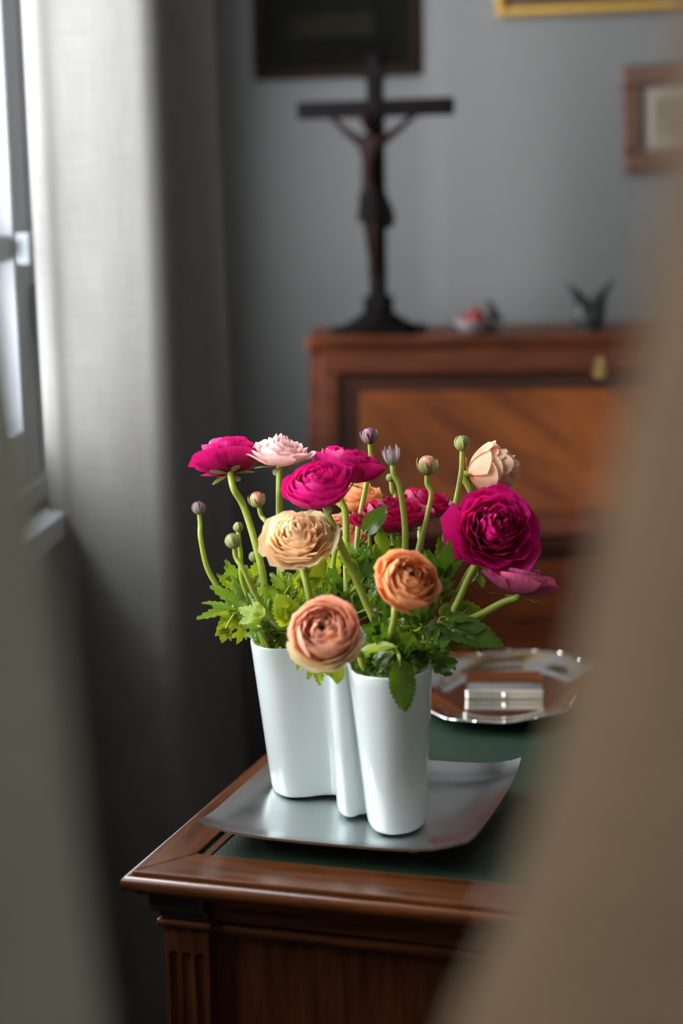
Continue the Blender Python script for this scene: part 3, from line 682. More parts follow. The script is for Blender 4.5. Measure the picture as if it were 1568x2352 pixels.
M['goldinner'] = plain('gilt_slip_in_shade', (0.10, 0.05, 0.015), 0.5)  # gilt slip darkened to brown, shadow inside the frame put into its colour
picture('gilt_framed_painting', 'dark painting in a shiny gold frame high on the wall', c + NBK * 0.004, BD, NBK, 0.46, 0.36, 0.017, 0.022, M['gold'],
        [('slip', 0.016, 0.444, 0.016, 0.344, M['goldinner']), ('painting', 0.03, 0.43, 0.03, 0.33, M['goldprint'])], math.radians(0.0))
c = on_plane(1432, 398, BW0, NBK)
picture('brown_framed_print', 'pale matted print in a wide brown wooden frame below the gilt painting', c + NBK * 0.004, BD, NBK, 0.22, 0.192, 0.040, 0.018, M['brownframe'],
        [('passepartout', 0.038, 0.182, 0.038, 0.154, M['mat']), ('inner_mount', 0.051, 0.169, 0.051, 0.141, plain('inner_mount_board', (0.40, 0.36, 0.31), 0.8)), ('print', 0.063, 0.157, 0.061, 0.131, M['print'])], math.radians(2.0))
pz = BW0 - BN * RC
c = on_plane(588, 185, pz, NBK); c2 = on_plane(972, 170, pz, NBK)
wd_ = (c2 - c).length
M['darkpaint'] = plain('dark_old_painting', (0.010, 0.010, 0.008), 0.85, spec=0.02, var=0.6, bscale=14)
M['darkband'] = plain('dim_painted_panel', (0.020, 0.019, 0.013), 0.85, spec=0.02, var=0.4, bscale=20)
M['darkfr_e'] = plain('worn_brown_frame', (0.020, 0.011, 0.006), 0.7, spec=0.1, var=0.4)
picture('dark_framed_icon', 'very dark old picture in a dark brown frame above the crucifix', c + NBK * 0.004, BD, NBK, wd_, 0.34, 0.022, 0.02, M['darkfr_e'],
        [('painting', 0.02, wd_ - 0.02, 0.02, 0.32, M['darkpaint']), ('painted_band', 0.075, wd_ - 0.09, 0.078, 0.118, M['darkband'])])

# ------------------------------------------------------------------ flowers
rnd = random.Random(7)
M['stem'] = plain('flower_stem', (0.36, 0.44, 0.075), 0.45, bump=0.15, bscale=300, var=0.25)
def add_trans(m, amt, col):
    nt = m.node_tree; N = nt.nodes; L = nt.links; b = N['Principled BSDF']
    tr = N.new('ShaderNodeBsdfTranslucent'); tr.inputs[0].default_value = (*col, 1)
    ms = N.new('ShaderNodeMixShader'); ms.inputs[0].default_value = amt
    L.new(b.outputs[0], ms.inputs[1]); L.new(tr.outputs[0], ms.inputs[2]); L.new(ms.outputs[0], N['Material Output'].inputs[0])
add_trans(M['stem'], 0.25, (0.50, 0.56, 0.08))
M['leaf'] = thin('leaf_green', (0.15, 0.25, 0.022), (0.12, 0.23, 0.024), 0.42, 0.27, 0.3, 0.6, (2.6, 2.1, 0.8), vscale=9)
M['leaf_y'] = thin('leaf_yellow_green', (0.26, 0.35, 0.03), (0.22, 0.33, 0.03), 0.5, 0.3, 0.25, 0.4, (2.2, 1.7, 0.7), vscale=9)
M['leaf_d'] = thin('leaf_shade_green', (0.085, 0.165, 0.020), (0.070, 0.150, 0.018), 0.40, 0.30, 0.3, 0.5, (2.2, 2.0, 0.8), vscale=9)  # darker copy of the leaf green for shaded spots, shade put into the colour
M['sepal'] = thin('sepal_green', (0.27, 0.33, 0.08), (0.34, 0.38, 0.15), 0.3, 0.6, 0.35, 0.2, None, vscale=14)
M['sepal_p'] = thin('sepal_purplish', (0.22, 0.24, 0.12), (0.30, 0.20, 0.24), 0.25, 0.65, 0.4, 0.2, None, vscale=14)
M['magenta'] = thin('magenta_petal', (0.42, 0.004, 0.10), (0.60, 0.010, 0.19), 0.38, 0.45, 0.22, 0.25, (1.25, 1.0, 1.0))
M['crimson'] = thin('crimson_petal', (0.32, 0.003, 0.05), (0.45, 0.006, 0.09), 0.38, 0.45, 0.22, 0.25, (1.3, 1.0, 1.0))
M['mauve'] = thin('mauve_pink_petal', (0.45, 0.04, 0.13), (0.62, 0.12, 0.26), 0.38, 0.5, 0.25, 0.2)
M['pink'] = thin('pale_pink_petal', (0.95, 0.50, 0.36), (0.98, 0.68, 0.66), 0.40, 0.55, 0.14, 0.2)
M['apricot'] = thin('apricot_petal', (0.98, 0.56, 0.24), (0.99, 0.76, 0.48), 0.48, 0.55, 0.14, 0.2)
M['coral'] = thin('coral_petal', (0.95, 0.31, 0.16), (0.98, 0.60, 0.42), 0.38, 0.55, 0.18, 0.2)
M['orange'] = thin('orange_petal', (0.93, 0.24, 0.07), (0.98, 0.50, 0.23), 0.38, 0.55, 0.18, 0.2)
M['peach'] = thin('pale_peach_petal', (0.96, 0.44, 0.24), (0.98, 0.66, 0.46), 0.40, 0.55, 0.16, 0.2)
M['cream'] = thin('cream_outer_petal', (0.90, 0.50, 0.30), (0.93, 0.80, 0.52), 0.42, 0.55, 0.10, 0.2, lo=0.3, hi=0.8)
M['eye'] = plain('dark_flower_eye', (0.035, 0.035, 0.012), 0.6, bump=0.4, bscale=500)

def frame_of(axis):
    z = axis.normalized(); x = z.cross(Vector((0.13, 0.97, 0.2))); x = x.normalized(); y = z.cross(x); return x, y, z
def petal_geo(fr, C, a, h, phim, th0, w, rough, curl, spiral, R, nu=7, nv=8, point=0.0, narrow=0.35, seed=0.0, tipfall=0.16, zoff=0.0):
    X, Y, Z = fr; v = []; uv = []; f = []
    for j in range(nv):
        t = j / (nv - 1)
        shp = narrow + (1 - narrow) * math.sin(math.pi / 2 * min(1, t * 1.5)); shp *= 1 - point * t ** 2.5
        for i in range(nu):
            s = -1 + 2 * i / (nu - 1)
            ph = phim * (t - tipfall * t * abs(s) ** 2.4)
            th = th0 + s * w * shp
            wob = noise.noise(Vector((th * 2.3 + seed, t * 2.2, seed * 1.7))) * rough * R * (0.25 + t) + math.sin(s * 7 + seed * 5) * rough * R * 0.35 * t * t
            r = a * math.sin(ph) * (1 + spiral * s) + wob * math.sin(min(ph, 1.57)) + curl * R * t ** 4
            zz = h * (1 - math.cos(ph)) - wob * math.cos(ph) * 0.6 - abs(curl) * 0.35 * R * t ** 5 + zoff
            v.append(C + X * (r * math.cos(th)) + Y * (r * math.sin(th)) + Z * zz); uv.append((0.5 + s * 0.5, t))
    for j in range(nv - 1):
        for i in range(nu - 1): f.append((j * nu + i, j * nu + i + 1, (j + 1) * nu + i + 1, (j + 1) * nu + i))
    return v, f, uv
def add_petal(name, parent, mat, *a, **k):
    v, f, uv = petal_geo(*a, **k)
    return mesh_obj(name, v, f, mat, parent, True, uv)

STYLE = {   # layers, petals in each, opening of outer, second, third and innermost layers in degrees, bowl height, ruffle, outward curl
    'globe': dict(n=15, k=7, ph=(92, 106, 118, 152), h0=0.66, h1=0.52, ruf=0.045, curl=0.03, w=0.64, low=0.17),
    'open':  dict(n=12, k=6, ph=(74, 82, 94, 150), h0=0.60, h1=0.54, ruf=0.085, curl=0.09, w=0.66, low=0.17),
    'flat':  dict(n=11, k=7, ph=(92, 104, 116, 150), h0=0.64, h1=0.48, ruf=0.080, curl=0.05, w=0.76, low=0.18),
    'dome':  dict(n=11, k=7, ph=(72, 90, 106, 150), h0=0.62, h1=0.48, ruf=0.105, curl=0.10, w=0.62, low=0.18),
    'disc':  dict(n=11, k=7, ph=(82, 92, 104, 150), h0=0.56, h1=0.44, ruf=0.085, curl=0.07, w=0.72, low=0.18),
    'cup':   dict(n=9, k=7, ph=(80, 90, 100, 142), h0=0.58, h1=0.50, ruf=0.07, curl=0.10, w=0.50, low=0.18),
    'long':  dict(n=11, k=7, ph=(84, 96, 112, 150), h0=1.25, h1=0.95, ruf=0.07, curl=0.02, w=0.72, low=0.18),
}
VLEFT = Vector((-0.038, 1.775, 0.795)); VMID = Vector((0.030, 1.735, 0.790)); VRIGHT = Vector((0.046, 1.700, 0.790)); VFRONT = Vector((0.048, 1.675, 0.790))
rim = [(p.x, p.y) for p in vloop(1.0, 0.009)]
def in_rim(x, y):
    c = False; j = len(rim) - 1
    for i in range(len(rim)):
        if (rim[i][1] > y) != (rim[j][1] > y) and x < (rim[j][0] - rim[i][0]) * (y - rim[i][1]) / (rim[j][1] - rim[i][1]) + rim[i][0]: c = not c
        j = i
    return c
def mouth(q, end):                      # where a stem passes the mouth of the vase
    for k in range(41):
        t = k / 40; x, y = q.x + (end.x - q.x) * t, q.y + (end.y - q.y) * t
        if in_rim(x, y): return Vector((x, y, VZ0 + VH + 0.004))
    return Vector((end.x, end.y, VZ0 + VH + 0.004))
def through_mouth(pts, end):            # drops points below the rim and leads the stem in through the mouth
    pts = [p for p in pts if p.z > VZ0 + VH + 0.012]
    return pts + [mouth(pts[-1], end), end]
def stem_path(C, axis, via, end, bend=0.018):
    return catmull([C, C - axis * bend] + through_mouth([C] + via, end)[1:], 8)
def head(px, py, Y, axis, dia_px, style, hfac=0.42):
    sc = (P(px, py, Y) - CAM).dot(FWD) / FPX
    R = dia_px * sc / 2 * 1.05; ax = Vector((axis[0], -axis[2], axis[1])).normalized()   # axis given as right, up, towards the camera
    st = STYLE[style]; H = R * 0.95 * st['h0'] * 1.2
    C = P(px, py, Y) - ax * H * hfac * 1.25
    return C, ax, R
FL = []
def ranunculus(label, px, py, Y, axis, dia, style, mat, via, end, outer=None, sepal=True, srad=0.0034, seed=0, eye=True, group='ranunculus blooms in the white vase', openk=1.0, bend=0.018):
    C, ax, R = head(px, py, Y, axis, dia, style)
    st = STYLE[style]; r_ = random.Random(seed + 11)
    t = thing('ranunculus', label, 'flower', tuple(end), group)
    fr = frame_of(ax); n = st['n']
    for L_ in range(n):
        q = L_ / (n - 1)
        a = R * st['low'] ** q; h = R * (st['h0'] + (st['h1'] - st['h0']) * q)
        ph_ = st['ph']; phm = ph_[L_] if L_ < 3 else ph_[2] + (ph_[3] - ph_[2]) * ((L_ - 2) / (n - 3)) ** openk
        k = st['k'] if q < 0.8 else max(3, st['k'] - 2)
        off = r_.uniform(0, 6.28)
        for i in range(k):
            jit = r_.uniform(-1, 1)
            ang_ = off + 2 * math.pi * i / k; mt = outer if (outer and L_ <= 1 and (fr[0] * math.cos(ang_) + fr[1] * math.sin(ang_)).z < (-0.2 if L_ == 0 else -0.6)) else M[mat]
            add_petal('petal', t, mt, fr, C, a * (1 + 0.05 * jit), h * (1 + 0.05 * r_.uniform(-1, 1)), math.radians(phm * (1 + (0.09 - 0.05 * q) * r_.uniform(-1, 1))),
                      off + 2 * math.pi * i / k + 0.15 * jit, st['w'] * (1.0 + 0.12 * jit) * (1.15 if q > 0.7 else 1), st['ruf'] * (1.2 - 0.6 * q), st['curl'] * (1 - q) * r_.uniform(0.2, 1.6), 0.045, R,
                      seed=r_.uniform(0, 50), nu=7, nv=8 if q < 0.7 else 7)
    if outer:                           # loose reflexed petals under the bloom
        dn = math.atan2(-fr[1].z, -fr[0].z)
        for i, da in enumerate((-1.0, -0.45, 0.1, 0.6, 1.1)):
            add_petal('petal', t, outer, fr, C - ax * R * 0.02, R * 1.06, R * (0.60 + 0.06 * (i % 2)), math.radians(86 + 5 * (i % 3)), dn + da, 0.36, 0.05, 0.10, 0.02, R, seed=i * 3.7 + 1)
    if eye:
        X, Yv, Z = fr
        he = R * st['h1'] * (1 - math.cos(math.radians(st['ph'][3]))) * 0.86
        v, f = lathe_geo([(R * 0.02, 0), (R * 0.13, he * 0.35), (R * 0.14, he * 0.8), (R * 0.09, he * 0.95), (R * 0.01, he)], (0, 0, 0), 12)
        mesh_obj('eye', [C + X * p.x + Yv * p.y + Z * p.z for p in v], f, M['eye'], t)
    if sepal:
        off = r_.uniform(0, 6)
        for i in range(5):
            add_petal('sepal', t, M['sepal'], fr, C - ax * R * 0.02, R * r_.uniform(0.50, 0.66), R * r_.uniform(-0.10, 0.12), math.radians(r_.uniform(80, 105)), off + i * 1.257, 0.34, 0.06, 0.10, 0.0, R,
                      nu=5, nv=6, point=0.75, narrow=0.55, seed=r_.uniform(0, 50), zoff=-R * 0.03)
    sp = stem_path(C + ax * R * 0.05, ax, via, end, bend)
    mesh_obj('stem', *tube_geo(sp, lambda u: srad * (0.9 + 0.25 * u), 10), M['stem'], t)
    return t
def V(*l): return [P(*q) for q in l]

ranunculus('bright magenta ranunculus seen from beneath beside the pale pink bloom', 524, 1056, 1.78, (-0.16, 0.84, -0.46), 160, 'dome', 'magenta', V((560, 1165, 1.775), (588, 1255, 1.77), (606, 1340, 1.77)), VLEFT, seed=1)
ranunculus('pale pink ranunculus with pointed petals on a straight stem', 642, 1042, 1.76, (0.04, 1, 0.06), 146, 'cup', 'pink', V((641, 1150, 1.765), (642, 1250, 1.77), (645, 1380, 1.775)), VLEFT + Vector((0.02, 0, 0)), seed=2)
ranunculus('magenta ranunculus with a dark purple eye in front of another magenta bloom', 735, 1122, 1.70, (-0.22, 0.88, 0.38), 152, 'globe', 'magenta', V((765, 1210, 1.70), (800, 1290, 1.70), (838, 1380, 1.70), (868, 1450, 1.70)), VRIGHT, seed=3)
ranunculus('magenta ranunculus tilted away behind the dark-eyed magenta bloom', 796, 1076, 1.77, (0.22, 0.92, -0.10), 150, 'flat', 'magenta', V((793, 1180, 1.765), (795, 1280, 1.76), (797, 1400, 1.75)), VMID, seed=4)
ranunculus('orange ranunculus half hidden behind the magenta blooms', 816, 1146, 1.86, (0.05, 0.95, 0.1), 122, 'flat', 'orange', V((812, 1230, 1.85), (808, 1330, 1.82)), VMID + Vector((-0.01, 0.02, 0)), seed=5)
ranunculus('salmon ranunculus hidden behind the apricot bloom and green stems', 782, 1235, 1.85, (0.0, 0.75, 0.5), 120, 'globe', 'coral', V((772, 1310, 1.84), (768, 1380, 1.82)), VMID + Vector((-0.02, 0.02, 0)), seed=6)
ranunculus('large ruffled apricot ranunculus with loose open petals', 682, 1240, 1.69, (-0.10, 0.80, 0.55), 172, 'open', 'apricot', V((706, 1350, 1.70), (722, 1420, 1.71)), VMID + Vector((-0.03, 0.02, 0)), seed=7, openk=1.15)
ranunculus('round coral ranunculus facing forward with cream outer petals over the vase rim', 746, 1456, 1.575, (-0.12, 0.52, 0.85), 158, 'globe', 'coral', V((790, 1490, 1.60), (822, 1500, 1.64)), VFRONT + Vector((-0.006, 0.01, 0.02)), outer=M['cream'], seed=8)
ranunculus('tilted orange coral ranunculus on a short curved stem', 932, 1338, 1.60, (0.30, 0.62, 0.72), 146, 'globe', 'orange', V((905, 1425, 1.62), (893, 1480, 1.65)), VFRONT, seed=9)
ranunculus('wide crimson ranunculus behind a bare green bud stem', 900, 1190, 1.80, (-0.04, 1, 0.02), 174, 'disc', 'crimson', V((905, 1260, 1.79), (900, 1340, 1.77)), VMID, seed=10)
ranunculus('crimson ranunculus standing behind the wide crimson bloom', 972, 1165, 1.88, (0.12, 0.95, 0.0), 126, 'flat', 'crimson', V((965, 1250, 1.86), (940, 1350, 1.82)), VMID + Vector((0.02, 0.01, 0)), seed=12)
ranunculus('large full magenta ranunculus with ruffled petals turned to the room', 1135, 1217, 1.73, (0.14, 0.55, 0.80), 198, 'open', 'magenta', V((1075, 1330, 1.735), (1030, 1420, 1.73)), VRIGHT + Vector((0.012, 0, 0.01)), seed=13, openk=0.9)
ranunculus('pale peach ranunculus seen from the side above the large magenta bloom', 1122, 1082, 1.79, (0.86, 0.16, 0.10), 118, 'long', 'peach', V((1084, 1140, 1.79), (1074, 1190, 1.79), (1050, 1260, 1.78), (1005, 1380, 1.76)), VRIGHT, seed=14, bend=0.007)
ranunculus('mauve pink ranunculus drooping on a stem that leans over the tray', 1194, 1338, 1.73, (0.20, 0.88, -0.22), 160, 'disc', 'mauve', V((1155, 1383, 1.73), (1105, 1410, 1.73), (1050, 1437, 1.725), (1000, 1475, 1.715)), VRIGHT + Vector((0.012, 0, 0.02)), seed=15, bend=0.004)

# ------------------------------------------------------------------ buds
def bud(label, px, py, Y, axis, dia, kind, via, end, core=None, seed=0, smat='sepal', srad=0.0026):
    sc = (P(px, py, Y) - CAM).dot(FWD) / FPX; R = dia * sc / 2; ax = Vector((axis[0], -axis[2], axis[1])).normalized(); r_ = random.Random(seed + 77)
    t = thing('ranunculus_bud', label, 'flower bud', tuple(end), 'ranunculus buds in the white vase')
    C = P(px, py, Y) - ax * R * 0.85; fr = frame_of(ax)
    if kind == 'closed':
        pm, w, pt, h, a = (148, 0.72, 0.35, 0.95, 0.96)
    elif kind == 'half':
        pm, w, pt, h, a = (122, 0.55, 0.6, 1.05, 1.02)
    else:
        pm, w, pt, h, a = (108, 0.28, 0.35, 1.55, 1.0)
    cm = core or M['sepal']
    for L_, k in ((0.82, 5), (0.62, 4), (0.40, 3)) if kind != 'spent' else ((0.45, 4),):
        for i in range(k):
            add_petal('petal', t, cm, fr, C + ax * R * 0.08, R * L_, R * (0.92 if kind != 'spent' else 0.6), math.radians(150 if L_ > 0.5 else 158), i * 6.283 / k + L_ * 9, 0.85, 0.03, 0, 0.05, R, nu=5, nv=6, seed=r_.uniform(0, 50))
    ns = 5 if kind != 'spent' else 9
    for i in range(ns):
        add_petal('sepal', t, M[smat], fr, C, R * a * r_.uniform(0.96, 1.04), R * h * r_.uniform(0.94, 1.08), math.radians(pm * r_.uniform(0.93, 1.06)), i * 6.283 / ns + r_.uniform(-0.1, 0.1), w, 0.05, 0.05 if kind == 'half' else 0.0, 0.02, R, nu=5, nv=7, point=pt, narrow=0.6, seed=r_.uniform(0, 50))
    sp = stem_path(C + ax * R * 0.1, ax, via, end, 0.010)
    mesh_obj('stem', *tube_geo(sp, lambda u: srad * (0.85 + 0.35 * u), 8), M['stem'], t)
    return t
purple = thin('bud_purple', (0.20, 0.10, 0.13), (0.33, 0.16, 0.24), 0.2, 0.6, 0.4)
peachb = thin('bud_peach', (0.70, 0.35, 0.20), (0.78, 0.42, 0.28), 0.3, 0.5, 0.2)
bud('round purplish bud standing out alone beside the linen curtain', 456, 1168, 1.76, (-0.05, 1, 0.1), 34, 'closed', V((461, 1240, 1.76), (480, 1315, 1.765), (530, 1385, 1.77), (590, 1450, 1.775)), VLEFT, purple, 1, 'sepal_p')
bud('green bud showing a pink flush below the pale pink bloom', 591, 1149, 1.75, (-0.20, 1, 0.2), 40, 'half', V((615, 1205, 1.75), (640, 1265, 1.755), (655, 1370, 1.77)), VLEFT + Vector((0.01, 0, 0)), peachb, 2)
bud('plump pale green bud on a long diagonal stem', 535, 1244, 1.70, (-0.15, 1, 0.1), 40, 'closed', V((560, 1310, 1.70), (592, 1375, 1.71), (635, 1435, 1.73)), VLEFT + Vector((0.015, 0, 0)), None, 3)
bud('small green bud just behind the plump green bud', 547, 1212, 1.73, (0.0, 1, 0.0), 26, 'closed', V((552, 1270, 1.735), (558, 1340, 1.745), (600, 1430, 1.76)), VLEFT, None, 4)
bud('purple and green bud rising in front of the bureau lid', 848, 1003, 1.82, (-0.05, 1, 0.05), 42, 'half', V((852, 1060, 1.82), (838, 1130, 1.81), (822, 1220, 1.80), (818, 1330, 1.78)), VMID, purple, 5, 'sepal_p')
bud('spent flower head with upright bare sepals on a thick stem', 899, 1052, 1.72, (-0.12, 1, 0.0), 42, 'spent', V((918, 1120, 1.72), (929, 1200, 1.72), (930, 1270, 1.72), (925, 1400, 1.72)), VMID, None, 6, 'sepal_p', 0.0031)
bud('tiny round green bud beside the spent flower head', 897, 1098, 1.84, (-0.1, 1, 0), 22, 'closed', V((908, 1140, 1.84), (912, 1220, 1.83), (910, 1330, 1.80)), VMID, None, 7)
bud('green bud opening on a peach centre', 981, 1071, 1.77, (0.02, 1, 0.1), 50, 'half', V((990, 1135, 1.77), (982, 1180, 1.77), (960, 1270, 1.76), (940, 1380, 1.75)), VMID + Vector((0.01, 0, 0)), peachb, 8)
bud('smooth green bud beside the pale peach bloom', 1061, 1020, 1.78, (0.03, 1, 0.0), 40, 'closed', V((1058, 1090, 1.78), (1042, 1170, 1.775), (1018, 1240, 1.77), (985, 1350, 1.75)), VRIGHT, None, 9)
bud('small green bud tucked under the pale peach bloom', 1073, 1100, 1.80, (-0.25, 1, 0), 24, 'closed', V((1076, 1150, 1.80), (1050, 1260, 1.79), (1000, 1380, 1.76)), VRIGHT, None, 10)
bud('downy pale bud among the leaves under the magenta bloom', 584, 1280, 1.80, (-0.2, 1, 0), 28, 'closed', V((590, 1330, 1.80), (610, 1400, 1.79)), VLEFT, None, 11)
bud('dark green bud between the apricot and salmon blooms', 775, 1226, 1.78, (0.05, 1, 0), 26, 'half', V((768, 1270, 1.78), (760, 1350, 1.775)), VMID + Vector((-0.02, 0.01, 0)), None, 12)

# ------------------------------------------------------------------ leaves
def leaf_geo(B, T, nrmv, width, lobes, bend, fold, seed, teeth=0.34, nseg=13):
    ax = (T - B); Ln = ax.length; ax = ax.normalized(); side = nrmv.cross(ax)
    side = side.normalized() if side.length > 1e-4 else ax.orthogonal().normalized(); up = ax.cross(side).normalized()
    v = []; f = []; uv = []
    for (ang, ll, ww, s0) in lobes:
        d = ax * math.cos(ang) + side * math.sin(ang); sd = side * math.cos(ang) - ax * math.sin(ang)
        st = B + ax * Ln * s0; base = len(v); Lx = Ln * ll
        for j in range(nseg + 1):
            t = j / nseg
            wv = width * ww * max(0.0, math.sin(math.pi * min(1, 0.06 + 0.94 * t ** 0.85))) ** 0.75
            tooth = (1 - teeth * (j % 2)) if 0.25 < t < 0.97 else 1.0
            tt = t + (0.035 if j % 2 == 0 and 0.25 < t < 0.95 else 0)
            dz = bend * Lx * (t * t) ; 
            for i in range(5):
                s = -1 + 0.5 * i
                e = tooth if abs(s) == 1 else 1
                wob = noise.noise(Vector((t * 2.6 + seed, s * 1.3 + seed * 0.7, ang * 2))) * 0.34 * width
                p = st + d * (Lx * (tt if abs(s) == 1 else t)) + sd * (wv * s * e) + up * (fold * wv * abs(s) - dz + wob * (0.3 + abs(s)))
                v.append(p); uv.append((0.5 + 0.5 * s, t))
        for j in range(nseg):
            for i in range(4): a = base + j * 5 + i; f.append((a, a + 1, a + 6, a + 5))
    return v, f, uv
LOB3 = [(0, 1.0, 0.66, 0.0), (0.60, 0.80, 0.50, 0.03), (-0.60, 0.80, 0.50, 0.03)]
LOB5 = [(0, 1.0, 0.62, 0.0), (0.5, 0.86, 0.5, 0.02), (-0.5, 0.86, 0.5, 0.02), (1.0, 0.62, 0.42, 0.0), (-1.0, 0.62, 0.42, 0.0)]
LOBB = [(0, 1.0, 1.05, 0.0), (0.45, 0.62, 0.6, 0.12), (-0.45, 0.62, 0.6, 0.12)]
LOB1 = [(0, 1.0, 1.0, 0.0)]
lr = random.Random(21)
def leafy_shoot(label, path, leaves, rad=0.0022, group=None):
    """path: world points from the vase upwards; leaves: (base, tip, width in mm, lobes, material, bend, normal)"""
    t = thing('leafy_shoot', label, 'foliage', tuple(path[0]), 'leafy shoots in the white vase')
    sp = catmull(list(reversed(through_mouth(list(reversed(path[1:])), path[0]))), 7)
    mesh_obj('stem', *tube_geo(sp, lambda u: rad * (1.15 - 0.4 * u), 8), M['stem'], t)
    for (B, T, w, lb, mt, bend, nv) in leaves:
        nv = Vector(nv).normalized()
        v, f, uv = leaf_geo(B, T, nv, w * 0.001, lb, bend, 0.25, lr.uniform(0, 90), *((0.13, 21) if lb in (LOB1, LOBB) else (0.28, 13)))
        lf = mesh_obj('leaf', v, f, M[mt], t, True, uv)
        # the stalk leaves the shoot a little below the leaf
        cand = [q for q in sp if q.z > VZ0 + VH + 0.008] or sp[-2:]
        q0 = min(cand, key=lambda q: (q - B).length + 0.3 * abs(q.z - (B.z - 0.015)))
        mid = (q0 + B) / 2 + (B - T).normalized() * 0.12 * (q0 - B).length
        stalk = catmull([q0, mid, B, B + (T - B) * 0.12], 5)
        mesh_obj('leaf_stalk', *tube_geo(stalk, 0.0011, 6), M['stem'], lf)
def lv(bx_, by_, bY, tx, ty, tY, w, lb=None, mt='leaf', bend=0.12, nv=(0, -0.6, 0.8)):
    return (P(bx_, by_, bY), P(tx, ty, tY), w, lb or LOB3, mt, bend, nv)

leafy_shoot('spray of pale and yellow-green toothed leaves reaching out towards the curtain', [VLEFT, P(610, 1470, 1.755), P(560, 1420, 1.745), P(535, 1390, 1.74)],
    [lv(545, 1400, 1.74, 452, 1415, 1.72, 11, LOB3, 'leaf', 0.10, (0.1, -0.5, 0.85)), lv(560, 1425, 1.735, 505, 1445, 1.70, 11, LOB3, 'leaf_y', 0.15, (0.2, -0.8, 0.6)),
     lv(570, 1395, 1.75, 482, 1345, 1.75, 11, LOB3, 'leaf', 0.05, (-0.3, -0.8, 0.5)), lv(520, 1440, 1.71, 508, 1478, 1.70, 8, LOB3, 'leaf_y', 0.0, (0.2, -1, 0.2)),
     lv(555, 1445, 1.74, 547, 1478, 1.73, 6, LOB3, 'leaf_y', 0.0, (-0.2, -1, 0)), lv(590, 1420, 1.73, 520, 1370, 1.74, 9, LOB3, 'leaf', 0.1, (-0.2, -0.6, 0.7)),
     lv(600, 1440, 1.72, 530, 1420, 1.73, 8, LOB1, 'leaf', 0.1, (0, -0.7, 0.7))])
leafy_shoot('upright pale leaf catching the window light below the plump green bud', [VLEFT + Vector((0.004, 0.004, 0)), P(600, 1450, 1.78), P(560, 1370, 1.78)],
    [lv(558, 1355, 1.77, 518, 1288, 1.76, 16, LOB3, 'leaf', 0.05, (-0.4, -0.9, 0.1)), lv(575, 1350, 1.78, 590, 1290, 1.79, 12, LOB3, 'leaf_y', 0.1, (0.2, -0.9, 0.4)),
     lv(580, 1380, 1.76, 520, 1335, 1.75, 9, LOB3, 'leaf_y', 0.1, (-0.3, -0.7, 0.6))])
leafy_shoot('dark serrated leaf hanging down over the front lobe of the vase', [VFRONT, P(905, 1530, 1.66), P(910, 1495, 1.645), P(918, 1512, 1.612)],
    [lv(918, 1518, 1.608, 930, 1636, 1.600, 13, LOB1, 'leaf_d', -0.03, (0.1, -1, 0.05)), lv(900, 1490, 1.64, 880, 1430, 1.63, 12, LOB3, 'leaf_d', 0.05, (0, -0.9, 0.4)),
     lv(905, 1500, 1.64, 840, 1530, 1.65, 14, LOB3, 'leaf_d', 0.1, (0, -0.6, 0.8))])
leafy_shoot('broad dark leaf spreading over the silver tray', [VRIGHT + Vector((0.012, 0.004, 0)), P(985, 1500, 1.715), P(1010, 1450, 1.71)],
    [lv(1015, 1440, 1.71, 1162, 1482, 1.70, 18, LOBB, 'leaf_d', 0.03, (0.1, -0.55, 0.8)), lv(1010, 1420, 1.72, 1120, 1400, 1.74, 17, LOBB, 'leaf', 0.15, (0.1, -0.5, 0.85)),
     lv(1000, 1480, 1.71, 1040, 1520, 1.69, 7, LOB5, 'leaf_d', 0.1, (0.1, -0.9, 0.3)), lv(1000, 1500, 1.71, 1020, 1545, 1.68, 8, LOB5, 'leaf_d', 0.1, (0.2, -0.9, 0.3))])
leafy_shoot('bright toothed leaves standing behind the orange coral bloom', [VMID, P(905, 1420, 1.77), P(890, 1310, 1.77)],
    [lv(885, 1310, 1.77, 872, 1210, 1.76, 17, LOB3, 'leaf', 0.05, (0, -0.95, 0.3)), lv(900, 1330, 1.78, 975, 1260, 1.79, 17, LOB3, 'leaf', 0.1, (0.2, -0.9, 0.3)),
     lv(880, 1350, 1.76, 830, 1290, 1.77, 14, LOB3, 'leaf', 0.1, (-0.3, -0.9, 0.3)), lv(930, 1330, 1.75, 1010, 1310, 1.74, 17, LOB3, 'leaf', 0.12, (0.2, -0.8, 0.5))])
leafy_shoot('single dark pointed leaf curling under the wide crimson bloom', [VMID + Vector((0.006, 0.006, 0)), P(870, 1400, 1.76), P(850, 1260, 1.75), P(850, 1222, 1.745)],
    [lv(838, 1225, 1.745, 886, 1162, 1.745, 10, LOB1, 'leaf_d', 0.1, (-0.4, -0.9, 0.2)), lv(830, 1285, 1.75, 795, 1275, 1.74, 6, LOB3, 'leaf_d', 0.1)])
leafy_shoot('small toothed leaf hanging below the large magenta bloom', [VRIGHT + Vector((0.006, 0.01, 0)), P(1010, 1430, 1.75), P(1070, 1320, 1.755), P(1090, 1295, 1.755)],
    [lv(1092, 1296, 1.755, 1108, 1350, 1.75, 10, LOB3, 'leaf', -0.02, (0.2, -1, 0.1)), lv(1010, 1370, 1.755, 1045, 1330, 1.76, 8, LOB3, 'leaf', 0.1)])
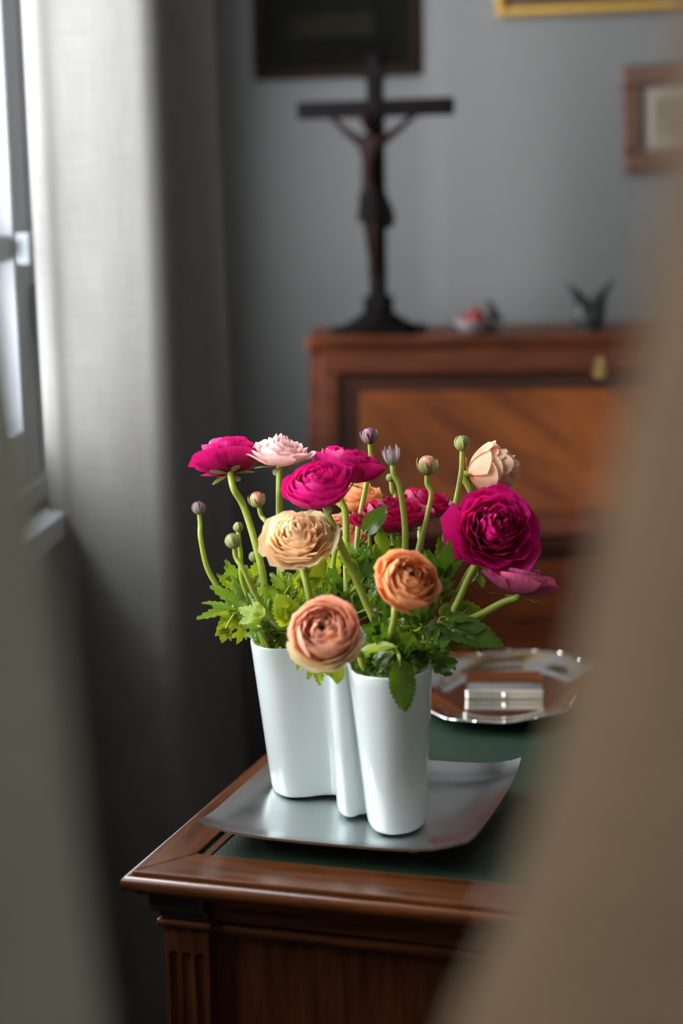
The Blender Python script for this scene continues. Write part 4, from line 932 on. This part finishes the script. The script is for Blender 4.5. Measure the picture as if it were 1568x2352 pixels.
leafy_shoot('yellow-green leaf tips hanging over the rim under the round coral bloom', [VLEFT + Vector((0.03, -0.005, 0)), P(735, 1500, 1.70), P(740, 1500, 1.655)],
    [lv(728, 1515, 1.655, 735, 1576, 1.645, 9, LOB3, 'leaf_y', 0.0, (0, -1, 0.1)), lv(770, 1520, 1.655, 775, 1572, 1.650, 8, LOB1, 'leaf_y', 0.0, (0.3, -1, 0.1)), lv(700, 1500, 1.66, 683, 1540, 1.655, 8, LOB3, 'leaf_y', 0.05, (-0.2, -1, 0.2)),
     lv(690, 1470, 1.68, 660, 1480, 1.675, 9, LOB3, 'leaf_y', 0.05, (-0.2, -0.9, 0.3))])
leafy_shoot('curled light green leaf beside the short curved stem', [VFRONT + Vector((-0.012, 0.01, 0)), P(822, 1530, 1.66), P(830, 1495, 1.645)],
    [lv(828, 1500, 1.64, 897, 1470, 1.62, 7, LOB1, 'leaf_y', 0.25, (0, -0.5, 0.8)), lv(825, 1520, 1.65, 850, 1555, 1.64, 10, LOB3, 'leaf_d', 0.1, (0, -0.8, 0.6)), lv(860, 1530, 1.65, 885, 1545, 1.64, 12, LOB3, 'leaf_d', 0.1, (0, -0.8, 0.6))])
# fuller clumps that fill the mouth of the vase
def clump(label, path, n, bx0, bx1, by0, by1, Y0, Y1, mats, up=70, spread=0.9):
    L_ = []
    for i in range(n):
        x = lr.uniform(bx0, bx1); y = lr.uniform(by0, by1); Y_ = lr.uniform(Y0, Y1)
        cxp = (bx0 + bx1) / 2; ang = lr.uniform(-spread, spread) + (x - cxp) / (bx1 - bx0) * 1.3
        ln = lr.uniform(0.65, 1.15) * up
        L_.append(lv(x, y, Y_, x + ln * math.sin(ang), y - ln * math.cos(ang), Y_ + lr.uniform(-0.03, 0.015), lr.uniform(9, 14), lr.choice((LOB3, LOB3, LOB3, LOBB)), lr.choice(mats), lr.uniform(-0.05, 0.35),
                     (lr.uniform(-0.6, 0.6), -1, lr.uniform(-0.2, 0.9))))
    leafy_shoot(label, path, L_)
clump('dense backlit yellow-green leaves under the apricot bloom', [VLEFT + Vector((0.012, -0.004, 0)), P(660, 1440, 1.74), P(650, 1370, 1.74)], 15, 585, 720, 1340, 1450, 1.69, 1.79, ('leaf_y', 'leaf_y', 'leaf'))
clump('bright green leaves filling the mouth of the left vase lobe', [VLEFT + Vector((0.02, 0.004, 0)), P(680, 1460, 1.77), P(690, 1400, 1.77)], 13, 600, 760, 1390, 1480, 1.72, 1.82, ('leaf', 'leaf_y', 'leaf'), 75)
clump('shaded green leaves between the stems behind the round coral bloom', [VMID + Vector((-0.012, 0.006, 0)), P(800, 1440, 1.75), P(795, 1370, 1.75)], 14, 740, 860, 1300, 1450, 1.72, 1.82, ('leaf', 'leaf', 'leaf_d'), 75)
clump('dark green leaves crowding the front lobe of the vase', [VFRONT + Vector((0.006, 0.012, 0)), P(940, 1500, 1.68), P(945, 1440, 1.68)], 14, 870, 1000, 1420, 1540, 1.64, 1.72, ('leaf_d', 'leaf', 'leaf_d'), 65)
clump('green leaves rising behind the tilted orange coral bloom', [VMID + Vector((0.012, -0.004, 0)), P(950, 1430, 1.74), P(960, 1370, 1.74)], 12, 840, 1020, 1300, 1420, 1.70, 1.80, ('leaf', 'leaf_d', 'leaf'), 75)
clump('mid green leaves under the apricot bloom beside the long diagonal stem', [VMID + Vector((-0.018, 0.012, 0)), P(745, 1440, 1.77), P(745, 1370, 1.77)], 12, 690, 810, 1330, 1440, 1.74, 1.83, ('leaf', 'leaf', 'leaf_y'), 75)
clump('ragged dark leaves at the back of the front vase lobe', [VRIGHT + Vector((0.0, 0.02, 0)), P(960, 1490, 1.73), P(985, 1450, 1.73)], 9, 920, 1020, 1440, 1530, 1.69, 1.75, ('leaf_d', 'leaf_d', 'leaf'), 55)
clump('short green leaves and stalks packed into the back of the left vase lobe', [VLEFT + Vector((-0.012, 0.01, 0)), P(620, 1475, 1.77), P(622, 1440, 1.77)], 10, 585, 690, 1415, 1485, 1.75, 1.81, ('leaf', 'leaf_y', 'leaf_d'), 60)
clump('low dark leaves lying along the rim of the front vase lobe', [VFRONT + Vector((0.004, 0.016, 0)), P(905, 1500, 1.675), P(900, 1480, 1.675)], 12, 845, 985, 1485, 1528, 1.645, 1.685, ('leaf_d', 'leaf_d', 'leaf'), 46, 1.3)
